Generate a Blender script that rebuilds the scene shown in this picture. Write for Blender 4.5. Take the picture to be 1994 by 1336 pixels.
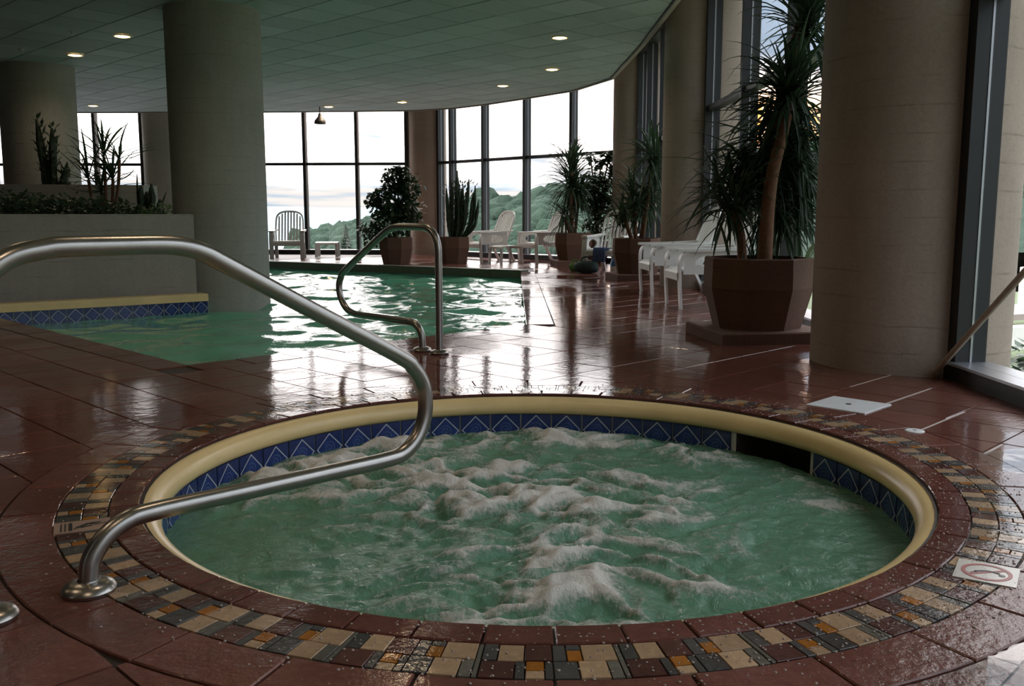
import bpy, bmesh, math, random
import numpy as np
from math import sin, cos, pi, radians as R, sqrt, atan2
from mathutils import Vector, Matrix, noise as mnoise
from mathutils.geometry import tessellate_polygon

random.seed(7); rng = np.random.default_rng(7)
for o in list(bpy.data.objects): bpy.data.objects.remove(o)
S = bpy.context.scene
COL = S.collection

# ------------------------------------------------------------------ camera
FPX, CAMH = 1800.0, 0.92
PITCH = math.atan(250 / FPX)
cam = bpy.data.cameras.new('camera'); cam.sensor_width = 36; cam.sensor_fit = 'HORIZONTAL'
cam.lens = FPX / 1994 * 36; cam.clip_start = .05; cam.clip_end = 6000
co = bpy.data.objects.new('camera', cam); COL.objects.link(co)
co.location = (0, 0, CAMH); co.rotation_euler = (pi / 2 - PITCH, 0, 0)
S.camera = co

# ------------------------------------------------------------------ node helper
class NT:
    def __init__(s, tree): s.t = tree; s.n = tree.nodes; s.l = tree.links
    def new(s, typ, **kw):
        n = s.n.new(typ)
        for k, v in kw.items(): setattr(n, k, v)
        return n
    def put(s, sock, v):
        if v is None: return
        if isinstance(v, bpy.types.NodeSocket): s.l.new(v, sock)
        elif isinstance(v, (tuple, list)) and len(v) == 3 and sock.type == 'RGBA': sock.default_value = (*v, 1)
        else: sock.default_value = v
    def m(s, op, a, b=None, c=None, clamp=False):
        n = s.new('ShaderNodeMath', operation=op, use_clamp=clamp)
        s.put(n.inputs[0], a); s.put(n.inputs[1], b)
        if c is not None: s.put(n.inputs[2], c)
        return n.outputs[0]
    def mix(s, f, a, b):
        n = s.new('ShaderNodeMix', data_type='RGBA'); s.put(n.inputs[0], f); s.put(n.inputs[6], a); s.put(n.inputs[7], b)
        return n.outputs[2]
    def fmix(s, f, a, b):
        n = s.new('ShaderNodeMix', data_type='FLOAT'); s.put(n.inputs[0], f); s.put(n.inputs[2], a); s.put(n.inputs[3], b)
        return n.outputs[0]
    def ramp(s, v, lo, hi, a=0., b=1.):
        n = s.new('ShaderNodeMapRange'); n.interpolation_type = 'SMOOTHSTEP'
        for i, x in enumerate((v, lo, hi, a, b)): s.put(n.inputs[i], x)
        return n.outputs[0]
    def noise(s, vec, scale, detail=3., rough=.55, dist=0.):
        n = s.new('ShaderNodeTexNoise'); s.put(n.inputs['Vector'], vec); s.put(n.inputs['Scale'], scale)
        s.put(n.inputs['Detail'], detail); s.put(n.inputs['Roughness'], rough); s.put(n.inputs['Distortion'], dist)
        return n.outputs['Fac']
    def vscale(s, vec, sc, loc=(0, 0, 0), rot=(0, 0, 0)):
        n = s.new('ShaderNodeMapping'); s.put(n.inputs[0], vec); n.inputs[1].default_value = loc
        n.inputs[2].default_value = rot; n.inputs[3].default_value = sc
        return n.outputs[0]
    def bump(s, h, strength=.3, dist=.01, normal=None):
        n = s.new('ShaderNodeBump'); s.put(n.inputs['Height'], h); s.put(n.inputs['Strength'], strength); s.put(n.inputs['Distance'], dist)
        if normal: s.put(n.inputs['Normal'], normal)
        return n.outputs[0]
    def xyz(s, vec):
        n = s.new('ShaderNodeSeparateXYZ'); s.put(n.inputs[0], vec); return n.outputs

# ------------------------------------------------------------------ world (overcast evening sky with a low sunset band)
W = bpy.data.worlds.new('world'); S.world = W; W.use_nodes = True
w = NT(W.node_tree); w.n.clear()
tc = w.new('ShaderNodeTexCoord').outputs['Generated']
dx, dy, dz = w.xyz(tc)
az = w.m('MULTIPLY', w.m('ARCTAN2', dx, dy), 180 / pi)
el = w.m('MULTIPLY', w.m('ARCSINE', dz), 180 / pi)
cl = w.noise(w.vscale(tc, (3, 3, 16)), 2.2, 5, .55, .3)
clf = w.noise(w.vscale(tc, (4, 4, 60)), 2.0, 4, .5)
white = w.ramp(w.m('ADD', cl, w.m('MULTIPLY', az, -.004)), .30, .46)
upper = w.mix(white, (.34, .37, .41), (1.84, 1.66, 1.62))
low = w.mix(w.ramp(clf, .38, .62), (.23, .27, .32), (.42, .375, .355))
base = w.mix(w.ramp(w.m('ADD', el, w.m('MULTIPLY', w.m('SUBTRACT', cl, .5), 3.)), 1.6, 3.6), low, upper)
def gauss(v, c, sg):
    d = w.m('DIVIDE', w.m('SUBTRACT', v, c), sg)
    return w.m('EXPONENT', w.m('MULTIPLY', w.m('MULTIPLY', d, d), -1.))
gap = w.m('MINIMUM', w.m('MULTIPLY', w.m('MULTIPLY', gauss(az, 18., 12.), gauss(el, 12., 4.5)), 1.5), .96)
base = w.mix(gap, base, (.17, .22, .30))
glow = w.m('MINIMUM', w.m('MULTIPLY', w.m('MULTIPLY', gauss(az, 13., 7.), gauss(el, 5.4, 1.7)), 1.35), 1.)
sky = w.mix(glow, base, (1.75, .66, .17))
cie = w.m('ADD', 1., w.m('MULTIPLY', w.m('MAXIMUM', w.m('SUBTRACT', dz, .10), 0.), 2.2))     # overcast sky brightens to the zenith
zs = w.new('ShaderNodeVectorMath', operation='SCALE'); w.put(zs.inputs[0], sky); w.put(zs.inputs['Scale'], cie)
ground = w.mix(w.ramp(el, -2., -.2), (.13, .125, .11), zs.outputs[0])
bg = w.new('ShaderNodeBackground'); w.put(bg.inputs[0], ground); bg.inputs[1].default_value = 1.45
w.l.new(bg.outputs[0], w.new('ShaderNodeOutputWorld').inputs[0])
W.cycles.sampling_method = 'MANUAL'; W.cycles.sample_map_resolution = 1024

S.view_settings.view_transform = 'Standard'; S.view_settings.look = 'None'
S.view_settings.gamma = 1; S.view_settings.use_curve_mapping = False
S.view_settings.exposure = 1.05

# ------------------------------------------------------------------ helpers
def at(u, v, z=0., d=None):
    """photo pixel -> point on the horizontal plane z, or at forward distance d"""
    a, b, c = (u - 997) / FPX, 1., -(v - 668) / FPX
    y = cos(PITCH) * b + sin(PITCH) * c; zz = -sin(PITCH) * b + cos(PITCH) * c
    t = (z - CAMH) / zz if d is None else d / y
    return Vector((a * t, y * t, CAMH + zz * t))

def px(x, y, z):
    z -= CAMH
    yy = y * cos(PITCH) - z * sin(PITCH); zz = y * sin(PITCH) + z * cos(PITCH)
    return (997 + FPX * x / yy, 668 - FPX * zz / yy) if yy > .05 else (9e9, 9e9)

class MB:
    def __init__(s): s.v = []; s.f = []
    def add(s, vs, fs):
        b = len(s.v); s.v += [tuple(p) for p in vs]; s.f += [tuple(i + b for i in f) for f in fs]; return s
    def box(s, c, size, rz=0., M=None):
        hx, hy, hz = [k / 2 for k in size]; vs = []
        for z in (-hz, hz):
            for x, y in ((-hx, -hy), (hx, -hy), (hx, hy), (-hx, hy)):
                p = Vector((x, y, z))
                if M: p = M @ p
                else: p = Vector((x * cos(rz) - y * sin(rz), x * sin(rz) + y * cos(rz), z))
                vs.append(p + Vector(c))
        return s.add(vs, [(3, 2, 1, 0), (4, 5, 6, 7), (0, 1, 5, 4), (1, 2, 6, 5), (2, 3, 7, 6), (3, 0, 4, 7)])
    def prism(s, poly, z0, z1, ch=0.):
        n = len(poly); cx = sum(p[0] for p in poly) / n; cy = sum(p[1] for p in poly) / n
        vs = [(p[0], p[1], z0) for p in poly]
        fs = [tuple(range(n - 1, -1, -1))]
        if ch > 0:
            vs += [(p[0], p[1], z1 - ch) for p in poly]
            for p in poly:
                dxx, dyy = cx - p[0], cy - p[1]; L = sqrt(dxx * dxx + dyy * dyy) or 1
                vs.append((p[0] + dxx / L * ch * 1.4, p[1] + dyy / L * ch * 1.4, z1))
            rings = 2
        else:
            vs += [(p[0], p[1], z1) for p in poly]; rings = 1
        for k in range(rings):
            for i in range(n):
                j = (i + 1) % n; fs.append((k * n + i, k * n + j, (k + 1) * n + j, (k + 1) * n + i))
        fs.append(tuple(range(rings * n, rings * n + n)))
        return s.add(vs, fs)
    def tube(s, pts, r, n=12, cap=True):
        pts = [Vector(p) for p in pts]; rr = r if isinstance(r, (list, tuple)) else [r] * len(pts)
        vs = []; fs = []; prev = None
        for i, p in enumerate(pts):
            t = (pts[min(i + 1, len(pts) - 1)] - pts[max(i - 1, 0)]).normalized()
            if prev is None:
                a = Vector((0, 0, 1)) if abs(t.z) < .9 else Vector((1, 0, 0)); nx = t.cross(a).normalized()
            else: nx = (prev - t * prev.dot(t)).normalized()
            prev = nx; ny = t.cross(nx)
            vs += [p + (nx * cos(2 * pi * k / n) + ny * sin(2 * pi * k / n)) * rr[i] for k in range(n)]
        for i in range(len(pts) - 1):
            for k in range(n):
                fs.append((i * n + k, i * n + (k + 1) % n, (i + 1) * n + (k + 1) % n, (i + 1) * n + k))
        if cap:
            fs.append(tuple(range(n - 1, -1, -1))); b = (len(pts) - 1) * n; fs.append(tuple(range(b, b + n)))
        return s.add(vs, fs)
    def lathe(s, prof, n=48, c=(0, 0, 0), cap=False, phase=0., a0=0., a1=2 * pi):
        full = abs(a1 - a0 - 2 * pi) < 1e-6; m = n if full else n + 1
        vs = []; fs = []
        for (r, z) in prof:
            for k in range(m):
                a = phase + a0 + (a1 - a0) * k / n
                vs.append((c[0] + r * cos(a), c[1] + r * sin(a), c[2] + z))
        for i in range(len(prof) - 1):
            for k in range(n):
                k2 = (k + 1) % m
                fs.append((i * m + k, i * m + k2, (i + 1) * m + k2, (i + 1) * m + k))
        if cap:
            fs.append(tuple(range(m - 1, -1, -1))); b = (len(prof) - 1) * m; fs.append(tuple(range(b, b + m)))
        return s.add(vs, fs)
    def strip(s, path, wvec, thick, up=None):
        """flat bar following path: wvec = width vector"""
        path = [Vector(p) for p in path]; wv = Vector(wvec); vs = []; fs = []
        for i, p in enumerate(path):
            t = (path[min(i + 1, len(path) - 1)] - path[max(i - 1, 0)]).normalized()
            nn = t.cross(wv).normalized() * thick / 2
            vs += [p - wv / 2 - nn, p + wv / 2 - nn, p + wv / 2 + nn, p - wv / 2 + nn]
        for i in range(len(path) - 1):
            for k in range(4): fs.append((i * 4 + k, i * 4 + (k + 1) % 4, i * 4 + 4 + (k + 1) % 4, i * 4 + 4 + k))
        b = (len(path) - 1) * 4
        fs += [(3, 2, 1, 0), (b, b + 1, b + 2, b + 3)]
        return s.add(vs, fs)
    def mesh(s, name, mat=None, smooth=False):
        me = bpy.data.meshes.new(name); me.from_pydata(s.v, [], s.f)
        if mat: me.materials.append(mat)
        bm = bmesh.new(); bm.from_mesh(me); bmesh.ops.recalc_face_normals(bm, faces=bm.faces); bm.to_mesh(me); bm.free()
        if smooth:
            me.polygons.foreach_set('use_smooth', [True] * len(me.polygons))
            if smooth != 'all': me.set_sharp_from_angle(angle=R(40))
        return me
    def build(s, name, mat, parent=None, smooth=False):
        return obj(name, s.mesh(name, mat, smooth), parent)

def obj(name, me, parent=None, loc=None, rz=None):
    o = bpy.data.objects.new(name, me); COL.objects.link(o)
    if parent: o.parent = parent
    if loc is not None: o.location = loc
    if rz is not None: o.rotation_euler = (0, 0, rz)
    return o
def tag(o, label, cat, group=None, kind=None):
    o['label'] = label; o['category'] = cat
    if group: o['group'] = group
    if kind: o['kind'] = kind
    return o
def thing(name, label, cat, loc=(0, 0, 0), rz=0., group=None):
    o = obj(name, None, None, loc, rz); o.empty_display_size = .1
    return tag(o, label, cat, group)
def struct(o): o['kind'] = 'structure'; return o
def copy_tree(o, parent=None):
    c = o.copy(); COL.objects.link(c); c.parent = parent
    for ch in list(o.children): copy_tree(ch, c)
    return c
def sm(pts, n=6):
    """Catmull-Rom smoothing of a polyline"""
    P = [Vector(p) for p in pts]; out = []
    for i in range(len(P) - 1):
        a, b, c, d = P[max(i - 1, 0)], P[i], P[i + 1], P[min(i + 2, len(P) - 1)]
        for k in range(n):
            t = k / n
            out.append(.5 * (2 * b + (c - a) * t + (2 * a - 5 * b + 4 * c - d) * t * t + (3 * b - a - 3 * c + d) * t ** 3))
    out.append(P[-1]); return out
def clip(poly, a, b, c):
    """keep a*x+b*y<=c"""
    out = []
    for i in range(len(poly)):
        p, q = poly[i], poly[(i + 1) % len(poly)]
        dp, dq = a * p[0] + b * p[1] - c, a * q[0] + b * q[1] - c
        if dp <= 0: out.append(p)
        if dp * dq < 0:
            t = dp / (dp - dq); out.append((p[0] + (q[0] - p[0]) * t, p[1] + (q[1] - p[1]) * t))
    return out
def area(p):
    return abs(sum(p[i][0] * p[(i + 1) % len(p)][1] - p[(i + 1) % len(p)][0] * p[i][1] for i in range(len(p)))) / 2 if len(p) > 2 else 0
def inpoly(x, y, poly):
    r = False; j = len(poly) - 1
    for i in range(len(poly)):
        xi, yi = poly[i][:2]; xj, yj = poly[j][:2]
        if (yi > y) != (yj > y) and x < (xj - xi) * (y - yi) / (yj - yi) + xi: r = not r
        j = i
    return r

# ------------------------------------------------------------------ materials
MATS = {}
def mat(name):
    m = bpy.data.materials.new(name); m.use_nodes = True; t = NT(m.node_tree)
    b = t.n['Principled BSDF']; MATS[name] = m
    return m, t, b
def P(t): return t.new('ShaderNodeNewGeometry').outputs['Position']
def OC(t): return t.new('ShaderNodeTexCoord').outputs['Object']
def simple(name, col, rough=.5, metal=0., var=.12, scale=8., bump=0., bscale=60., ior=None, coat=0.):
    m, t, b = mat(name); pos = OC(t)
    n = t.noise(pos, scale, 4)
    dark = tuple(c * (1 - var) for c in col); lite = tuple(min(1, c * (1 + var)) for c in col)
    t.put(b.inputs['Base Color'], t.mix(n, dark, lite))
    b.inputs['Roughness'].default_value = rough; b.inputs['Metallic'].default_value = metal
    if ior: b.inputs['IOR'].default_value = ior
    if coat: b.inputs['Coat Weight'].default_value = coat
    if bump: t.put(b.inputs['Normal'], t.bump(t.noise(pos, bscale, 3), bump, .004))
    return m

def floor_mat(name, col, per=.25):
    """slate-like red tile, wet: a film of water whose depth varies over the deck"""
    m, t, b = mat(name); pos = P(t)
    rnd = t.new('ShaderNodeObjectInfo').outputs['Random']
    n1 = t.noise(pos, 9., 5, .6); n2 = t.noise(pos, 55., 4, .6)
    c = t.mix(n1, tuple(k * .6 for k in col), tuple(k * 1.35 for k in col))
    c = t.mix(t.m('MULTIPLY', t.ramp(n2, .45, .7), .35), c, tuple(k * 1.6 for k in col))
    hs = t.new('ShaderNodeHueSaturation'); t.put(hs.inputs['Color'], c); t.put(hs.inputs['Value'], t.m('ADD', 1 - per / 2, t.m('MULTIPLY', rnd, per)))
    t.put(b.inputs['Base Color'], hs.outputs[0])
    px_, py_, pz_ = t.xyz(pos)
    def blob(cx, cy, sx, sy):
        ex = t.m('DIVIDE', t.m('SUBTRACT', px_, cx), sx); ey = t.m('DIVIDE', t.m('SUBTRACT', py_, cy), sy)
        return t.m('EXPONENT', t.m('MULTIPLY', t.m('ADD', t.m('MULTIPLY', ex, ex), t.m('MULTIPLY', ey, ey)), -1.))
    soak = t.m('ADD', blob(-.3, 5.6, 1.7, 1.3), blob(.8, 8.5, .7, 2.6))     # splashed zones beside the pool
    wet = t.ramp(t.m('ADD', t.noise(pos, .85, 4, .55, .4), t.m('MULTIPLY', soak, .22)), .42, .58)          # 1 = standing water
    t.put(b.inputs['Roughness'], t.fmix(wet, .24, .025))
    b.inputs['IOR'].default_value = 1.42
    rel = t.m('ADD', t.m('MULTIPLY', t.noise(pos, 26., 5, .6), 1.), t.m('MULTIPLY', n2, .35))
    rip = t.noise(pos, 9., 2, .5, .4)
    h = t.m('ADD', t.m('MULTIPLY', rel, t.fmix(wet, 1.15, .17)), t.m('MULTIPLY', rip, .26))
    t.put(b.inputs['Normal'], t.bump(h, .28, .012))
    return m
floor_mat('red_tile', (.150, .056, .042))
floor_mat('edge_red', (.125, .043, .033))
simple('grout', (.030, .020, .017), .6)
simple('pale_grout', (.50, .42, .38), .6)
for nm, c in dict(mos_pale=(.40, .26, .155), mos_slate=(.070, .062, .058), mos_maroon=(.085, .032, .026), mos_amber=(.30, .105, .012), mos_grey=(.13, .115, .095)).items():
    floor_mat(nm, c, .35)
simple('cream', (.78, .57, .27), .32, var=.18, scale=5, bump=.12, bscale=30)
simple('plaster_teal', (.20, .50, .44), .6)
simple('white_lid', (.72, .70, .70), .45, bump=.25, bscale=150)
simple('steel', (.40, .37, .345), .28, 1., var=.18, scale=14, bump=.05, bscale=220)
simple('bronze', (.016, .015, .017), .45, .1, var=.1)
simple('alu', (.38, .38, .40), .35, .8)
simple('white_resin', (.70, .67, .64), .38, var=.06)
simple('soil', (.02, .014, .01), .95, bump=.5)
simple('blue_cloth', (.05, .075, .17), .85, var=.95, scale=28)
simple('dark_cloth', (.03, .05, .05), .85, var=.6, scale=25)
simple('green_cloth', (.10, .22, .06), .85, var=.4, scale=25)
simple('blue_plastic', (.05, .16, .42), .3, var=.4, scale=30)
simple('white_plastic', (.75, .75, .74), .35)
simple('wood_pole', (.42, .33, .25), .55, var=.25, scale=20)
simple('ring_ceiling', (.36, .31, .27), .85, bump=.2)
simple('wall_conc', (.48, .44, .39), .85, bump=.3, var=.2)
simple('dark_lamp', (.05, .045, .05), .5)
simple('trim_white', (.6, .57, .5), .5)
simple('trunk', (.24, .12, .07), .85, var=.45, scale=30, bump=.8, bscale=90)
simple('stem_green', (.030, .055, .028), .55, var=.4, scale=20)
simple('print_black', (.02, .02, .02), .35)
simple('print_red', (.35, .05, .04), .35)
simple('marker_white', (.66, .60, .54), .22, bump=.08)
simple('marker_tan', (.40, .26, .19), .3)
simple('haze', (.25, .275, .295), .95, var=.04, scale=.004)  # valley floor colour with pale air haze painted in
simple('mountain', (.115, .185, .225), .95, var=.06, scale=.004)  # distance haze is put into this pale blue base colour
simple('lawn', (.055, .085, .035), .9, var=.4, scale=.6)
simple('kerb', (.75, .73, .70), .8)
simple('path', (.30, .25, .23), .85)

def leaf_mat(name, c0, c1, rough=.42):
    m, t, b = mat(name); rnd = t.new('ShaderNodeObjectInfo').outputs['Random']
    n = t.noise(P(t), 6., 3)
    f = t.m('ADD', t.m('MULTIPLY', n, .7), t.m('MULTIPLY', rnd, .3))
    t.put(b.inputs['Base Color'], t.mix(f, c0, c1)); b.inputs['Roughness'].default_value = rough
    tr = t.new('ShaderNodeBsdfTranslucent'); t.put(tr.inputs[0], c1)
    mx = t.new('ShaderNodeMixShader'); mx.inputs[0].default_value = .18
    t.l.new(b.outputs[0], mx.inputs[1]); t.l.new(tr.outputs[0], mx.inputs[2])
    t.l.new(mx.outputs[0], t.n['Material Output'].inputs[0]); return m
leaf_mat('yucca_leaf', (.018, .040, .020), (.055, .105, .050))
leaf_mat('ficus_leaf', (.020, .040, .018), (.055, .095, .040))
leaf_mat('cactus', (.020, .040, .022), (.045, .075, .038), .55)
leaf_mat('ground_leaf', (.022, .048, .026), (.075, .130, .070))
leaf_mat('lime_leaf', (.12, .19, .07), (.30, .42, .20))
leaf_mat('fir', (.008, .022, .012), (.016, .036, .018), .7)
def forest_mat():
    m, t, b = mat('forest'); pos = P(t)
    n = t.noise(pos, .12, 5, .6); n2 = t.noise(pos, 1.1, 5, .7)
    t.put(b.inputs['Base Color'], t.mix(t.m('ADD', t.m('MULTIPLY', n, .5), t.m('MULTIPLY', n2, .5)), (.004, .014, .012), (.050, .088, .062)))
    b.inputs['Roughness'].default_value = .95; b.inputs['Specular IOR Level'].default_value = .1
    t.put(b.inputs['Normal'], t.bump(n2, 1., 1.2))
forest_mat()

def concrete(name, col):
    m, t, b = mat(name); pos = OC(t)
    z = t.xyz(pos)[2]
    wob = t.m('MULTIPLY', t.noise(t.vscale(pos, (1.2, 1.2, .4)), 1.3, 3), .05)
    fr = t.m('FRACT', t.m('DIVIDE', t.m('ADD', z, wob), .155))
    line = t.m('MULTIPLY', t.ramp(fr, .0, .09, 1., 0.), t.ramp(t.noise(t.vscale(pos, (1, 1, 2.5)), 2.6, 4, .6), .42, .64))
    big = t.noise(pos, 1.6, 5, .6); fine = t.noise(pos, 38., 4, .7)
    streak = t.noise(t.vscale(pos, (6, 6, .7)), 2., 3)
    f = t.m('ADD', t.m('MULTIPLY', big, .45), t.m('ADD', t.m('MULTIPLY', fine, .35), t.m('MULTIPLY', streak, .2)))
    c = t.mix(f, tuple(k * .48 for k in col), tuple(k * 1.45 for k in col))
    c = t.mix(t.m('MULTIPLY', line, .42), c, tuple(k * .45 for k in col))
    t.put(b.inputs['Base Color'], c); b.inputs['Roughness'].default_value = .9
    pit = t.ramp(t.noise(pos, 70., 2), .62, .75, 0., -1.)
    h = t.m('ADD', t.m('MULTIPLY', line, -.7), t.m('ADD', t.m('MULTIPLY', fine, .9), pit))
    t.put(b.inputs['Normal'], t.bump(h, .45, .008)); return m
concrete('concrete', (.36, .275, .225))
concrete('concrete_grey', (.33, .32, .28))
concrete('pot_clay', (.155, .080, .055))

def ceiling_tile_mat():
    m, t, b = mat('ceiling_tile'); pos = P(t); rnd = t.new('ShaderNodeObjectInfo').outputs['Random']
    n = t.noise(pos, 70., 3, .6)
    v = t.m('ADD', .9, t.m('MULTIPLY', rnd, .2))
    c = t.mix(t.ramp(n, .35, .65), (.40, .46, .455), (.49, .56, .555))
    hs = t.new('ShaderNodeHueSaturation'); t.put(hs.inputs['Color'], c); t.put(hs.inputs['Value'], v)
    t.put(b.inputs['Base Color'], hs.outputs[0]); b.inputs['Roughness'].default_value = .8
    t.put(b.inputs['Normal'], t.bump(n, .3, .004))
ceiling_tile_mat()
simple('ceiling_grid', (.10, .11, .10), .7)

def blue_tile_mat():
    m, t, b = mat('blue_tile'); pos = OC(t)          # local x across, z up, tile half size .074
    x, y, z = t.xyz(pos)
    ax = t.m('DIVIDE', t.m('ABSOLUTE', x), .074); az_ = t.m('DIVIDE', t.m('ABSOLUTE', z), .074)
    dm = t.m('ADD', ax, az_)
    line = t.ramp(t.m('ABSOLUTE', t.m('SUBTRACT', dm, .93)), .025, .06, 1., 0.)
    rr = t.m('SQRT', t.m('ADD', t.m('MULTIPLY', ax, ax), t.m('MULTIPLY', az_, az_)))
    ang = t.m('ARCTAN2', z, x)
    sp = t.m('SINE', t.m('ADD', t.m('MULTIPLY', rr, 30.), ang))
    spm = t.m('MULTIPLY', t.ramp(sp, .1, .7), t.ramp(rr, .42, .46, 1., 0.))
    n = t.noise(P(t), 30., 4)
    c = t.mix(n, (.010, .018, .075), (.035, .070, .26))
    c = t.mix(t.m('MULTIPLY', t.ramp(dm, .9, 1., 0., 1.), .35), c, (.015, .018, .05))
    c = t.mix(t.m('MULTIPLY', spm, .5), c, (.10, .16, .34))
    c = t.mix(line, c, (.50, .52, .55))
    t.put(b.inputs['Base Color'], c); b.inputs['Roughness'].default_value = .14
    t.put(b.inputs['Normal'], t.bump(t.m('ADD', t.m('MULTIPLY', spm, .3), t.m('MULTIPLY', n, .4)), .25, .003))
blue_tile_mat()
simple('tile_grout', (.55, .55, .52), .6)

def glass_mat():
    m, t, b = mat('window_glass'); t.n.remove(b)
    lw = t.new('ShaderNodeLayerWeight'); lw.inputs[0].default_value = .5
    fr = t.m('ADD', .035, t.m('MULTIPLY', t.m('POWER', lw.outputs['Facing'], 5.), .9))
    g = t.new('ShaderNodeBsdfGlossy'); g.inputs['Roughness'].default_value = .01
    tr = t.new('ShaderNodeBsdfTransparent'); tr.inputs[0].default_value = (.93, .95, .95, 1)
    mx = t.new('ShaderNodeMixShader'); t.l.new(fr, mx.inputs[0]); t.l.new(tr.outputs[0], mx.inputs[1]); t.l.new(g.outputs[0], mx.inputs[2])
    t.l.new(mx.outputs[0], t.n['Material Output'].inputs[0])
glass_mat()

def puddle_mat():
    m, t, b = mat('puddle_water'); t.n.remove(b)
    lw = t.new('ShaderNodeLayerWeight'); lw.inputs[0].default_value = .5
    fr = t.m('ADD', .02, t.m('MULTIPLY', t.m('POWER', lw.outputs['Facing'], 5.), .98))
    nb = t.bump(t.noise(P(t), 7., 2), .04, .01)
    g = t.new('ShaderNodeBsdfGlossy'); g.inputs['Roughness'].default_value = .01; t.put(g.inputs['Normal'], nb)
    tr = t.new('ShaderNodeBsdfTransparent'); tr.inputs[0].default_value = (.97, .98, .98, 1)
    mx = t.new('ShaderNodeMixShader'); t.l.new(fr, mx.inputs[0]); t.l.new(tr.outputs[0], mx.inputs[1]); t.l.new(g.outputs[0], mx.inputs[2])
    t.l.new(mx.outputs[0], t.n['Material Output'].inputs[0])
puddle_mat()
simple('droplet', (.34, .27, .24), .03, ior=1.33)
def water_mats():
    m, t, b = mat('pool_water'); pos = P(t)
    n = t.noise(pos, .5, 3)
    t.put(b.inputs['Base Color'], t.mix(n, (.105, .36, .235), (.15, .46, .30)))
    b.inputs['Roughness'].default_value = .03; b.inputs['IOR'].default_value = 1.33
    t.put(b.inputs['Normal'], t.bump(t.noise(t.vscale(pos, (1, 1, 1)), 16., 3, .55, .5), .12, .02))
    m, t, b = mat('spa_water'); pos = P(t)
    fa = t.new('ShaderNodeAttribute', attribute_name='foam').outputs['Fac']
    fn = t.noise(t.vscale(pos, (1, .7, .25)), 75., 5, .72, .5); fm = t.noise(pos, 14., 4, .6, .6)
    k = t.m('ADD', fa, t.m('ADD', t.m('MULTIPLY', t.m('SUBTRACT', fn, .5), 1.25), t.m('MULTIPLY', t.m('SUBTRACT', fm, .5), .9)))
    foam = t.ramp(k, .12, .82)
    wc = t.mix(t.noise(pos, 1.6, 3), (.090, .205, .130), (.14, .29, .19))
    t.put(b.inputs['Base Color'], t.mix(foam, wc, (.74, .69, .63)))
    t.put(b.inputs['Roughness'], t.fmix(foam, .10, .75)); b.inputs['IOR'].default_value = 1.33
    h = t.m('ADD', t.m('MULTIPLY', fn, t.fmix(foam, .25, 1.8)), t.m('MULTIPLY', t.noise(pos, 24., 4, .6, 1.2), 1.1))
    t.put(b.inputs['Normal'], t.bump(h, .6, .014))
water_mats()
def emit(name, col, strength):
    m, t, b = mat(name); t.put(b.inputs['Base Color'], col); t.put(b.inputs['Emission Color'], col); b.inputs['Emission Strength'].default_value = strength
emit('lamp_glow', (1., .62, .24), 4.5)
M = MATS

# ------------------------------------------------------------------ layout constants
CEIL, RING = 3.2, 3.85
SPA = Vector((.085, 3.34)); R0, R1r, R2r, R3r, R4r = 1.365, 1.456, 1.530, 1.602, 1.762
POOLZ = -.14
PN, PE, PF = (-2.006, 5.616), (.145, 7.765), (.155, 14.95)
POOL = [PN, PE, PF, (-4.615, 17.83), (-6.4, 18.91), (-6.4, 15.5), (-3.78, 11.35), (-3.32, 10.05), (-5.07, 8.70)]
GLASS = dict(G0=(2.56, -3.6), C1=(2.487, 5.767), C2=(2.43, 12.06), C3=(2.31, 17.35), C4=(-1.95, 21.8), C5=(-8.25, 22.2), C6=(-13.4, 22.2))
CEDGE = [(1.75, -4.2), (1.75, 13.0), (1.67, 16.05), (1.12, 17.6), (.33, 18.66), (-.56, 19.77), (-1.24, 20.43), (-2.2, 20.92), (-5.5, 21.2), (-13.2, 21.35), (-13.2, -4.2)]

# ------------------------------------------------------------------ floor slab (grout bed) with the holes of pool and spa
room = [(2.75, -4.2), (2.75, 5.8), (2.75, 12), (2.6, 17.5), (-1.9, 22.2), (-8.3, 22.6), (-13.4, 22.6), (-13.4, -4.2)]
hole = [(SPA.x + 1.40 * cos(2 * pi * k / 72), SPA.y + 1.40 * sin(2 * pi * k / 72)) for k in range(72)]
loops = [[Vector((*p, 0)) for p in L] for L in (room, list(reversed(POOL)), hole)]
tris = tessellate_polygon(loops); flat = [p for L in loops for p in L]
fm = MB(); fm.add([(p.x, p.y, -.009) for p in flat], tris)
fm.add([(p[0], p[1], -.6) for p in room], [tuple(range(len(room)))])
floor = struct(fm.build('floor', M['grout']))

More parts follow.
